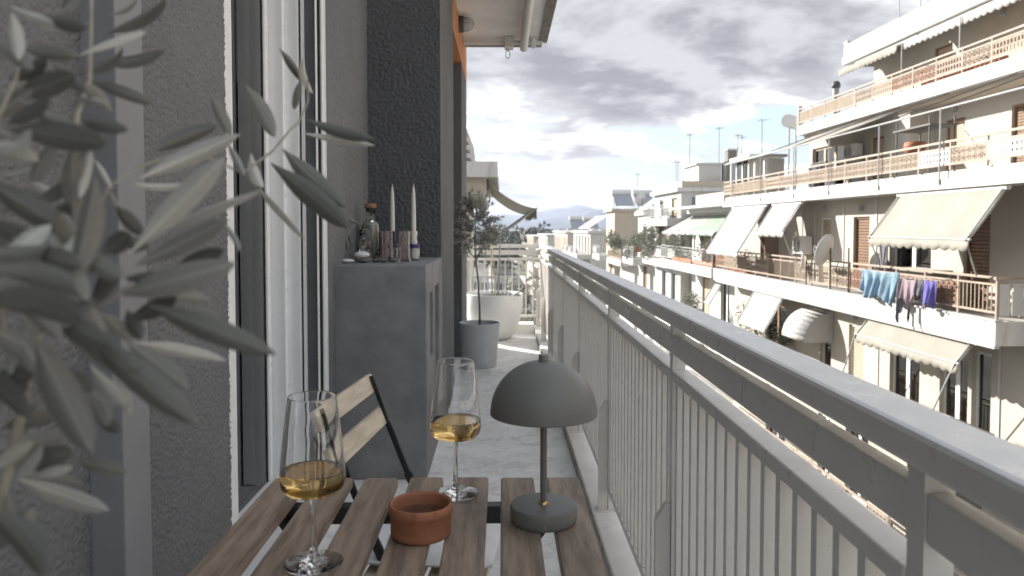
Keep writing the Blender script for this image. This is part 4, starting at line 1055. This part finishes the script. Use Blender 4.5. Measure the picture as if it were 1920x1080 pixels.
cloth('dark slate trousers hanging beside the blue sheet', 'hanging_trousers', 'cloth_slate', 15.78, 15.93, .06, (.80, .74), 5, 2, .03)
cloth('mauve striped cloth hanging between the dark garments', 'hanging_towel', 'cloth_mauve', 15.25, 15.76, .06, (.44, .48), 6, 2, .025)
cloth('black sock-like garment hanging low under the striped cloth', 'hanging_stocking', 'cloth_black', 15.50, 15.58, -.42, (.42, .40), 9, 1, .012, xo=8.95)
cloth('dark shirt hanging beside the purple garment', 'hanging_shirt', 'cloth_slate', 14.98, 15.24, .06, (.38, .26), 7, 2, .03)
cloth('bright purple garment at the near end of the laundry line', 'hanging_garment', 'cloth_purple', 14.55, 14.97, .08, (.46, .48), 8, 2, .04)
ln = MB().tube([(8.92, 14.4, .09), (8.92, 16.0, .055), (8.92, 17.7, .12)], .006, 5)
for y in (14.4, 17.7): ln.tube([(8.92, y, .10), (9.13, y, .12)], .010, 5)
tag(ln.build('washing_line', 'metal_grey', None, org=(8.92, 16.1, .08), fr=True), 'thin washing line along the balcony rail carrying the laundry', 'washing line')
for i, (y, h_, mt, lab) in enumerate(((28.1, .95, 'cloth_slate', 'dark blue clothes on the terrace under the air conditioner, farthest of three'), (27.3, 1.0, 'cloth_black', 'black clothes on the terrace beside the dark window, middle of three'), (25.0, .9, 'metal_grey', 'grey clothes on the terrace beside the peach door, nearest of three'))):
    o = cloth(lab, 'hanging_clothes', mt, y - .35, y + .35, 3.55, (h_, h_), 30 + i, 3, .05, xo=12.4)
    o['group'] = 'clothes drying on the terrace'
ln = MB().tube([(12.4, 24.5, 3.56), (12.4, 28.7, 3.56)], .01, 5)
tag(ln.build('washing_line', 'metal_grey', None, org=(12.4, 26.5, 3.56), fr=True), 'washing line stretched across the set-back terrace with dark clothes', 'washing line')

# --- things standing on the balconies
t = thing('balcony_table', 'covered table standing on the laundry balcony below the beige awning', 'table', (9.5, 16.1, -.515), fr=True)
MB().box(9.35, 9.80, 15.4, 16.7, .20, .235).build('table_top', 'facade_white', t)
MB().box(9.33, 9.349, 15.38, 16.72, -.12, .234).build('cloth_front', 'awning_cream', t)
for x in (9.38, 9.72):
    for y in (15.46, 16.6): MB().box(x, x + .05, y, y + .05, -.515, .199).build('leg', 'metal_grey', t)
t = thing('ironing_board', 'folded ironing board leaning by the glazed door above the laundry', 'ironing board', (9.75, 18.05, -.5), fr=True)
m = MB(); m.prism([(17.9, -.45), (18.25, -.45), (18.25, .85), (18.18, 1.05), (18.07, 1.12), (17.96, 1.05), (17.9, .85)], 'x', 9.72, 9.75); m.build('board', 'cloth_slate', t)
m = MB().bar((9.7, 17.95, -.5), (9.7, 18.2, .7), .02); m.bar((9.7, 18.2, -.5), (9.7, 17.95, .7), .02); m.build('leg', 'metal_grey', t)
t = thing('leaning_board', 'pale board leaning on the wall beside the white air conditioner', 'board', (9.7, 23.5, -.5), fr=True)
MB().bar((9.55, 23.5, -.51), (9.86, 23.6, 1.0), .09, .02, up=(0, 1, 0)).build('plank', 'facade_white', t)
t = thing('grill', 'dark grill shelf with red pots on the upper terrace', 'grill', (10.6, 17.9, 2.12), fr=True)
for x in (10.3, 10.9):
    for y in (17.2, 18.6): MB().tube([(x, y, 2.12), (x, y, 3.75)], .02, 6).build('leg', 'metal_dark', t)
MB().box(10.25, 10.95, 17.1, 18.7, 3.52, 3.56).build('top_shelf', 'metal_dark', t)
MB().lathe([(0, 0), (.2, 0), (.26, .2), (.24, .3), (0, .32)], (10.6, 18.3, 2.95), 20).build('kettle', 'terracotta', t, smooth=True)
MB().box(10.25, 10.95, 17.1, 18.7, 2.9, 2.94).build('lower_shelf', 'metal_dark', t)

# --- foliage helper
def bush_mesh(mb, c, r, n, size, seed, lump=7, wd=.45):
    rg = random.Random(seed)
    cs = []
    for _ in range(lump):
        q = Vector((rg.gauss(0, .45), rg.gauss(0, .45), rg.gauss(0, .4)))
        cs.append((Vector((c[0] + q.x * r[0], c[1] + q.y * r[1], c[2] + q.z * r[2])), rg.uniform(.35, .65)))
    for _ in range(n):
        b, k = rg.choice(cs); d = Vector((rg.gauss(0, 1), rg.gauss(0, 1), rg.gauss(0, 1))).normalized(); q = rg.random() ** .4
        p = b + Vector((d.x * r[0], d.y * r[1], d.z * r[2])) * k * q
        mb.leaf(p, (d + Vector((rg.uniform(-1, 1), rg.uniform(-1, 1), rg.uniform(-1, .8)))), Vector((rg.uniform(-1, 1), rg.uniform(-1, 1), rg.uniform(-.3, 1))), size * rg.uniform(.6, 1.3), size * wd)
    return mb
def shrub(label, c, r, n, size, seed, zb, mat='shrub_green', name='shrub', pot='terracotta', pr=.2, cat='shrub', group='shrubs on the balconies across the street'):
    t = thing(name, label, cat, (c[0], c[1], zb), group, fr=True)
    tag(bush_mesh(MB(), c, r, n, size, seed).build('foliage', mat, t, raw=True), kind='stuff')
    m = MB()
    for k in range(3): m.tube([(c[0], c[1], zb + .25), (c[0] + .1 * (k - 1), c[1] + .05 * k, c[2])], .015, 5)
    m.build('stem', 'bark', t)
    if pot: MB().lathe([(0, 0), (pr * .75, 0), (pr, .32), (pr * .9, .32), (pr * .85, .27), (0, .27)], (c[0], c[1], zb), 16).build('pot', pot, t)
def flower_box(label, X, y0, y1, z, seed, fm, gm='shrub_green', h=.28):
    t = thing('flower_box', label, 'flower box', (X, (y0 + y1) / 2, z), 'flower boxes on the balconies', fr=True)
    MB().box(X - .1, X + .1, y0, y1, z, z + .18).build('trough', 'terracotta', t)
    m = MB(); f = MB(); rg = random.Random(seed)
    for _ in range(int((y1 - y0) * 160)):
        p = (X + rg.gauss(0, .1), rg.uniform(y0, y1), z + .2 + abs(rg.gauss(0, h * .5)))
        (m if rg.random() < .55 else f).leaf(p, Vector((rg.gauss(0, 1), rg.gauss(0, 1), rg.gauss(.4, 1))), Vector((rg.gauss(0, 1), rg.gauss(0, 1), 1)), .09, .06)
    m.build('leaves', gm, t, raw=True); f.build('blossom', fm, t, raw=True)
flower_box('red flowers along the railing of the set-back upper balcony', 12.75, 18.2, 21.6, 5.2, 5, 'flower_red')
flower_box('reddish plants behind the far end of the laundry balcony railing', 9.35, 26.4, 28.6, -.515, 6, 'flower_orange', h=.5)
flower_box('pots of flowers along the next house balcony edge, beside the long white awning', 9.3, 30.4, 33.2, -.5, 7, 'flower_orange', h=.45)
shrub('leafy pot plant hanging at the level below the long white awning', (9.7, 26.6, -2.2), (.6, .8, .9), 900, .12, 15, -3.42)
shrub('dark bushy pot plant beside the hood awning below', (9.6, 23.9, -2.45), (.35, .35, .55), 420, .11, 16, -3.42)

# ================================================================== ROOFTOP ANTENNAS AND CHIMNEYS
def antenna(label, x, y, z, h, n=5):
    t = thing('antenna', label, 'antenna', (x, y, z), 'rooftop antennas', fr=True)
    MB().tube([(x, y, z), (x, y, z + h)], .022, 6).build('mast', 'metal_grey', t, smooth='auto')
    m = MB().bar((x, y - .35, z + h - .1), (x, y + .35, z + h - .1), .02)
    for i in range(n): m.bar((x - .22 + .02 * i, y - .3 + i * .6 / (n - 1), z + h - .1), (x + .22 - .02 * i, y - .3 + i * .6 / (n - 1), z + h - .1), .012)
    m.build('elements', 'metal_grey', t)
antenna('tall roof antenna behind the wired glass parapet, the thicker one', 15.6, 28.2, 7.98, 2.9)
antenna('thin roof antenna beside the thicker one over the glass parapet', 15.9, 27.3, 7.98, 2.6, 3)
antenna('short stub antenna on the set-back roof nearest the top edge', 15.4, 25.2, 7.98, 1.2, 3)
antenna('small antenna beside the steel flue on the terrace corner', 15.0, 31.6, 4.4, 2.0)
fl_ = thing('steel_flue', 'steel chimney flue with round cowl at the end of the upper terrace', 'chimney', (13.6, 29.0, 5.19), fr=True)
MB().tube([(13.6, 29.0, 5.19), (13.6, 29.0, 6.55)], .12, 14).build('pipe', 'metal_grey', fl_, smooth='auto')
MB().lathe([(0, .30), (.12, .27), (.17, .15), (.16, .02), (.10, .0)], (13.6, 29.0, 6.55), 18).build('cowl', 'metal_dark', fl_, smooth=True)

# ================================================================== THE ROW FURTHER DOWN THE STREET
def house(label, X, X2, y0, y1, zt, mat, floors, bal, wins=True, seed=1, roofmat='fascia_white', near=()):
    """street face at X, near gable at y0; floors: slab undersides; bal: balcony depth"""
    t = thing('apartment_block', label, 'building', ((X + X2) / 2, (y0 + y1) / 2, -13.0), 'apartment blocks further down the street', fr=True)
    rg = random.Random(seed)
    ops = []
    for z in floors:
        y = y0 + .8
        while wins and y + 1.3 < y1:
            if z + .45 > -11: ops.append((y, y + 1.25, z + .47, min(z + 2.45, zt - .3)))
            y += rg.uniform(2.2, 3.2)
    ops = [o_ for o_ in ops if o_[3] - o_[2] > .8]
    m = MB()
    if ops: facade(m, X, y0, y1, -13, zt, ops)
    else: m.quad((X, y0, -13), (X, y1, -13), (X, y1, zt), (X, y0, zt))
    m.quad((X, y0, -13), (X2, y0, -13), (X2, y0, zt), (X, y0, zt)); m.quad((X, y1, -13), (X2, y1, -13), (X2, y1, zt), (X, y1, zt))
    m.quad((X, y0, zt), (X2, y0, zt), (X2, y1, zt), (X, y1, zt)); m.quad((X2, y0, -13), (X2, y1, -13), (X2, y1, zt), (X2, y0, zt))
    m.build('wall', mat, t)
    for o_ in ops:
        if rg.random() < .5: roll_shutter(t, X, *o_, rg.choice(['shutter_beige', 'shutter_brown', 'door_peach']))
        else: glazed_door(t, X, *o_)
    MB().box(X - .25, X2 + .1, y0 - .12, y1 + .1, zt + .002, zt + .22).build('roof_slab', roofmat, t)
    for z in floors:
        s = MB().box(X - bal, X - .001, y0 + .02, y1 - .1, z, z + .42).build('balcony_slab', 'fascia_white', t)
        railing(t, X - bal + .06, y0 + .05, y1 - .15, z + .42, z + 1.15, [('bars', 'metal_grey'), ('solid', 'fascia_grey'), ('bars', 'fascia_white')], bay=1.6, rail='metal_grey')
    for x0, x1, z0, z1, mt in near:
        MB().box(x0, x1, y0 - .03, y0 - .001, z0, z1).build('gable_panel', mt, t)
    return t
Bh = house('pale apartment block next to the cream one, with planted balconies', 10.9, 20, 30.3, 39.6, 1.80, 'facade_white', [-9.6, -6.7, -3.85, -.95], 1.75, seed=3)
MB().box(9.85, 10.2, 31.0, 35.2, 2.15, 2.62).build('roof_parapet', 'facade_tan', Bh)
MB().box(9.6, 20, 30.5, 39.5, 2.025, 2.14).build('roof_terrace', 'fascia_white', Bh)
MB().box(10.95, 11.0, 30.25, 30.29, -3.4, -1.0).build('drain', 'metal_grey', Bh)
MB().box(10.7, 10.88, 30.6, 31.9, -3.42, -1.1).build('green_door', 'green_door', Bh)
awning('sloping green awning sheet over the planted balcony', 30.4, 34.7, (10.85, 1.74), (9.25, .88), 'awning_green', .10, .03, group='awnings further down the street')
awning('sloping grey awning sheet next to the green one', 34.8, 39.3, (10.85, 1.74), (9.25, .88), 'awning_grey', .10, .03, group='awnings further down the street')
pg = thing('pergola', 'thin metal pergola posts under the green and grey awning sheets', 'pergola', (9.25, 35, -.5), fr=True)
for y in (30.6, 33.2, 35.6, 38.9): MB().tube([(9.25, y, -.52), (9.25, y, .86)], .035, 6).build('post', 'metal_grey', pg, smooth='auto')
MB().tube([(9.25, 30.3, .86), (9.25, 39.4, .86)], .03, 6).build('beam', 'metal_grey', pg)
awning('small green awning on the roof terrace in front of the white stair house', 32.4, 34.6, (12.3, 3.45), (11.1, 2.95), 'awning_green', .0, .02, group='awnings further down the street')
for y in (32.5, 34.5): MB().tube([(11.1, y, 1.9), (11.1, y, 2.95)], .03, 6).build('pole', 'metal_dark', Bh)
awning('folded board-like white shade hanging over the green door', 30.9, 31.9, (9.9, -1.1), (9.3, -2.1), 'awning_grey', .0, .0, (9.2, -3.3), group='awnings further down the street')

Ch = house('grey penthouse block with glazed verandah behind the green awning sheets', 10.4, 16, 40.0, 46.5, 3.05, 'fascia_grey', [-9.6, -6.7, -3.85, -1.1, 1.2], .75, seed=4,
           near=((11.0, 12.6, 1.85, 2.75, 'awning_teal'), (12.9, 13.6, 1.5, 2.6, 'far_pane')))
MB().box(10.45, 16, 40.05, 46.4, 3.28, 3.62).build('roof_parapet', 'facade_tan', Ch)
sh = MB().box(11.5, 12.75, 40.6, 43.4, 3.63, 4.55).build('stair_house', 'facade_white', Ch)
for y in (40.9, 41.7, 42.5): MB().box(11.47, 11.499, y, y + .6, 3.7, 4.4).build('window', 'white_frame', sh)
MB().box(11.35, 12.85, 40.5, 43.5, 4.551, 4.64).build('roof', 'fascia_white', sh)
bc = thing('brick_chimney', 'old brown chimney stack beside the white stair house', 'chimney', (13.3, 40.6, 3.1), fr=True)
MB().box(13.05, 13.55, 40.4, 40.9, 3.1, 5.3).build('stack', 'bark', bc); MB().box(12.85, 13.3, 40.45, 40.85, 3.1, 4.7).build('stack', 'soffit_edge', bc)
MB().box(13.0, 13.6, 40.35, 40.95, 5.301, 5.38).build('cap', 'fascia_grey', bc)
Dh = house('low white block with a sea-green roof awning, past the grey penthouse', 10.3, 16, 47.2, 51.0, 1.9, 'facade_white', [-9.6, -6.7, -3.9, -1.3], 1.1, seed=5)
awning('steep sea-green awning on the roof of the low white block', 47.5, 50.6, (11.4, 3.2), (10.0, 2.15), 'awning_green', .0, .0, group='awnings further down the street')
for y in (47.6, 50.5): MB().tube([(11.4, y, 2.1), (11.4, y, 3.1)], .04, 6).build('pole', 'metal_grey', Dh)
Eh = house('plain tan gable block with solar heaters on its roof', 9.95, 13.2, 58.5, 62.5, 2.35, 'facade_tan', [-6.7, -3.9, -1.5], 1.2, seed=6, roofmat='facade_tan')
Fh = house('white house with a sloping white roof canopy, past the tan gable', 9.9, 12.6, 72.0, 86.0, .5, 'facade_white', [-6.9, -4.1, -2.0], 1.3, seed=7)
awning('wide white roof canopy on the white house past the tan gable', 73.5, 82.0, (11.8, 2.2), (9.9, .95), 'awning_white', .0, .0, group='awnings further down the street')
for y in (73.6, 81.9): MB().tube([(11.8, y, .72), (11.8, y, 2.2)], .05, 6).build('pole', 'metal_grey', Fh)
Gh = house('cream low house with a roof tank, just short of the distant trees', 9.6, 14.0, 90.0, 108.0, .35, 'facade_cream', [-5.5, -2.6], 1.2, seed=8)
Hh = house('small white house far down the street beside the trees', 9.2, 15.0, 115.0, 135.0, -.3, 'facade_white', [-5.6, -3.0], 1.2, seed=9)
Ih = house('far tan house at the end of the visible row', 8.9, 16.0, 145.0, 170.0, -.9, 'facade_tan', [-5.6, -3.3], 1.2, seed=10)
Jh = house('tall white block set behind the row, over the tan gable roof', 16.5, 24, 62.0, 78.0, 2.6, 'facade_white', [-3.0, 0.0], .8, seed=11)
# row continues out of view; this block is added to bounce sunlight onto the balcony
Kh = house('unseen pale block next to the cream one, added to bounce sunlight onto our balcony', 9.9, 18.0, -26.0, 8.6, 7.2, 'facade_white', [-6.8, -3.9, -1.0, 1.9, 4.8], 0.9, seed=14)
# solar water heaters
def solar(label, x, y, z, s=1.0):
    t = thing('solar_heater', label, 'solar heater', (x, y, z), 'rooftop solar heaters', fr=True)
    MB().bar((x, y - 1.0 * s, z + .25), (x, y + .6 * s, z + 1.2 * s), 1.5 * s, .08).build('panel', 'solar', t)
    m = MB().tube([(x - .8 * s, y + .75 * s, z + 1.35 * s), (x + .8 * s, y + .75 * s, z + 1.35 * s)], .27 * s, 14); m.build('tank', 'dish_white', t, smooth='auto')
    m = MB()
    for dx in (-.6, .6): m.bar((x + dx * s, y + .7 * s, z), (x + dx * s, y + .7 * s, z + 1.2 * s), .05); m.bar((x + dx * s, y - .9 * s, z), (x + dx * s, y - .9 * s, z + .3), .05)
    m.build('stand', 'metal_grey', t)
solar('solar heater on the tan gable roof, the nearer to the street', 10.9, 60.2, 2.58); solar('solar heater on the tan gable roof, set further back', 12.7, 60.6, 2.58)
solar('solar heater on the cream low house roof', 11.2, 93, .6, 1.2); solar('solar heater on the white house past the tan gable', 11.6, 84, .72, 1.0)
dish('pale satellite dish on the roof beside the solar heaters', (11.9, 57.6, 3.25), (-.5, .8, .4), .5, 2.1)
antenna('tall lone antenna mast over the white stair house', 11.55, 42.6, 4.65, 1.85); antenna('second tall antenna mast by the brick chimney', 12.9, 41.5, 3.63, 3.1)
antenna('antenna mast right of the brick chimney, left of a close pair', 12.65, 37.6, 1.9, 3.95); antenna('antenna mast right of the brick chimney, right of a close pair', 12.85, 37.6, 1.9, 3.85, 3)
antenna('antenna on the tan gable roof near its back', 12.4, 61.8, 2.6, 3.0); antenna('thin antenna over the cream roof parapet', 11.0, 43.5, 3.6, 1.4, 3); antenna('stub antenna on the roof parapet beside a thin one', 11.4, 44.6, 3.6, 1.5, 3)
antenna('antenna mast standing in front of the large dark cloud, highest of the roofs', 12.25, 33.2, 1.9, 4.1, 4)
ta = thing('roof_tank', 'white roof water tank and small dish behind the terrace railing', 'tank', (13.4, 33.0, 4.3), fr=True)
MB().tube([(12.6, 31.2, 5.6), (13.3, 31.9, 5.6)], .28, 14).build('tank', 'dish_white', ta, smooth='auto')
m = MB()
for x, y in ((12.7, 31.3), (13.2, 31.8)): m.bar((x, y, 1.9), (x, y, 5.4), .06)
m.build('stand', 'metal_grey', ta)
# greenery on those balconies
SH = [((9.6, 31.6, .25), (.6, 1.1, .85), 1500, .11, 'leafy tangle beside the long white awning'), ((9.55, 36.3, .2), (.45, 1.9, .95), 2600, .10, 'pale creeper screen between the pergola posts'),
      ((9.5, 38.8, .15), (.45, 1.0, .85), 1200, .10, 'creeper at the far end of the pergola'), ((9.9, 43.6, .3), (.8, 2.0, 1.0), 2200, .13, 'olive bush in an orange pot past the pergola'),
      ((9.9, 48.8, .2), (.9, 1.9, 1.1), 2000, .15, 'bushy olive on the balcony of the low white block'), ((9.7, 54.2, -.1), (.9, 2.0, 1.1), 1800, .16, 'rounded shrub at the far balcony corner'),
      ((9.4, 34.2, -2.4), (.5, 1.0, .9), 900, .12, 'hanging greenery one floor below the pergola')]
for i, (c, r, n, s, lab) in enumerate(SH): shrub(lab, c, r, n, s, 60 + i, -.53 if i < 5 else (-1.2 if i == 5 else -3.43), pr=.25)
tr_ = MB().box(9.2, 13.0, 51.6, 57.5, -1.62, -1.2).build('terrace_slab', 'fascia_white', Dh)
MB().box(10.2, 13.0, 51.7, 57.4, -13, -1.621).build('terrace_wall', 'facade_white', Dh)
railing(Dh, 9.26, 51.7, 57.4, -1.2, -.45, [('bars', 'facade_tan')], bay=1.5, rail='facade_tan')
flower_box('row of small white and pink flower pots on the planted balcony rail', 9.25, 33.4, 36.8, -.5, 17, 'pebble_white', h=.4)

# ================================================================== OUR SIDE, BEYOND THE BALCONY END
Nb = thing('neighbour_house', 'pale neighbouring house with a balcony slab, past the potted olive', 'house', (-3.5, 20.0, -13.0))
m = MB().box(-7.0, -1.0, 14.6, 26.0, -13, 2.06); m.build('wall', 'facade_white', Nb)
nb = MB().box(-7.0, -0.09, 13.6, 23.0, 2.06, 2.34).build('upper_slab', 'fascia_white', Nb)
MB().box(-1.4, -0.30, 13.9, 14.3, 1.5, 2.059).build('corner_post', 'facade_cream', Nb)
nl = MB().box(-7.0, 0.30, 13.6, 20.0, -0.95, -0.65).build('lower_slab', 'fascia_white', Nb)
MB().box(-2.6, -1.6, 14.56, 14.599, -.6, 1.5).build('door', 'shutter_beige', Nb)
m = MB()
for i in range(22): m.box(-2.8 + i * .14, -2.775 + i * .14, 13.7, 13.72, -.65, .2)
m.box(-2.85, .28, 13.68, 13.74, .2, .25); m.build('railing', 'fascia_white', Nb)
rw = MB().box(-7.0, -0.80, 15.5, 19.8, 2.341, 3.25).build('upper_storey', 'facade_white', Nb)
for k_ in range(5): MB().box(-0.799, -0.735 + .022 * k_, 15.6, 19.6, 3.10 - .17 * k_, 3.19 - .17 * k_).build('ledge', 'fascia_white', rw)
na = thing('awning', 'cream awning in side view with folding arms, past the potted olive', 'awning', (-0.25, 14.6, 2.05))
def naw(u, v): return (-0.28 + .93 * v, 14.3 + 7.0 * u, 2.02 - .52 * v - .30 * v * (1 - v) * 1.3)
MB().grid(naw, 6, 14).build('fabric', 'awning_thin', na, smooth=True, solid=.01)
def nav(u, v): return (.655 + .01 * math.sin(u * 40), 14.3 + 7.0 * u, 1.50 - v * .2 * (.7 + .3 * abs(math.sin(u * 26))))
MB().grid(nav, 200, 2).build('valance', 'awning_cream', na, solid=.006)
MB().tube([(.65, 14.26, 1.50), (.65, 21.34, 1.50)], .025, 8).build('front_bar', 'metal_grey', na, smooth='auto')
for y in (14.4, 17.8, 21.2): MB().tube([(.62, y, 1.47), (-.10, y, .95)], .018, 6).build('arm', 'metal_grey', na, smooth='auto')
MB().box(-.40, -.26, 14.25, 14.45, 1.85, 2.06).build('motor_box', 'metal_dark', na)
pl = MB().box(-.9, .28, 14.0, 14.3, -.65, .1)
# climbing plant seen through the end railing
cp = thing('climbing_plant', 'pale leafy climber behind the end railing corner', 'plant', (.35, 10.2, -13.0))
tag(bush_mesh(MB(), (.38, 10.4, -.5), (.35, .6, 1.5), 900, .14, 91, 9).build('foliage', 'leaf_light', cp, raw=True), kind='stuff')
MB().tube([(.38, 10.4, -13), (.40, 10.4, -6), (.36, 10.4, .2)], .03, 6).build('stem', 'bark', cp)

# ================================================================== FAR DISTANCE
tl = MB(); rg = random.Random(5)
for i in range(120):
    y = rg.uniform(230, 420); x = rg.uniform(-14, 24) * y / 300; h = rg.uniform(8.5, 12.8)
    bush_mesh(tl, (x, y, -13 + h * .62), (h * .34, h * .34, h * .42), 150, 1.5, 200 + i, 6, .7)
tag(tl.build('treeline', 'far_green', None, raw=True), 'grey-green belt of trees at the end of the street', 'trees', kind='stuff')
cm = MB()
for i in range(520):
    y = rg.uniform(180, 1500); x = rg.uniform(-.45, .55) * y
    if abs(x - y * .0) < 16: continue
    s = rg.uniform(7, 16); h = rg.uniform(6, 13.2) - (y > 500) * 1.0
    if x > 0: x = x + 10
    cm.box(x, x + s, y, y + s, -13, -13 + h)
    if rg.random() < .6: cm.box(x + s * .3, x + s * .6, y + 1, y + s * .4, -13 + h, -13 + h + 1.6)
tag(cm.build('distant_city', 'city', None), 'mass of pale far-off houses below the hills', 'city', kind='stuff')
def ridge(name, Y, f, dep):
    m = MB(); n = 160
    def g(u, v):
        X = (-.6 + 1.5 * u) * Y
        return (X, Y + dep * v, -13 + (f(X / Y) * Y + 13) * math.sin(min(v * 1.6, 1) * math.pi / 2) * (1 if v < .7 else (1 - (v - .7) / .5)) + 6 * math.sin(X * .011 + v * 9) * v)
    m.grid(g, n, 14); return struct(m.build(name, 'hill', None, smooth=True))
def gau(t, c, w, h): return h * math.exp(-((t - c) / w) ** 2)
def nse(t, s): return .0012 * math.sin(t * 90 + s) + .0009 * math.sin(t * 170 + s * 3) + .0005 * math.sin(t * 390 + s)
ridge('hill', 3300, lambda t: .006 + gau(t, .165, .08, .0195) + gau(t, .33, .12, .018) + gau(t, -.2, .2, .012) + nse(t, 1), 900)
ridge('hill', 4700, lambda t: .008 + gau(t, .115, .045, .018) + gau(t, .05, .09, .010) + gau(t, .21, .06, .012) + gau(t, -.25, .2, .016) + nse(t, 2.3), 1200)

# ================================================================== HAZE
hz_o = MB().box(-3500, 4600, -120, 6200, -14.0, 150.0).build('haze', None, None)
tag(hz_o, kind='stuff'); hz_o['label'] = 'thin pale haze in the distant air'; hz_o['category'] = 'haze'
hm_ = bpy.data.materials.new('haze'); hm_.use_nodes = True; t_ = hm_.node_tree; t_.nodes.clear()
ho = N('ShaderNodeOutputMaterial', t_); hv = N('ShaderNodeVolumePrincipled', t_)
hv.inputs['Color'].default_value = (0.76, 0.85, 1.0, 1); hv.inputs['Density'].default_value = 0.00009; hv.inputs['Anisotropy'].default_value = 0.2
LK(hv.outputs[0], ho.inputs['Volume'], t_); hz_o.data.materials.append(hm_)
S.cycles.volume_bounces = 1
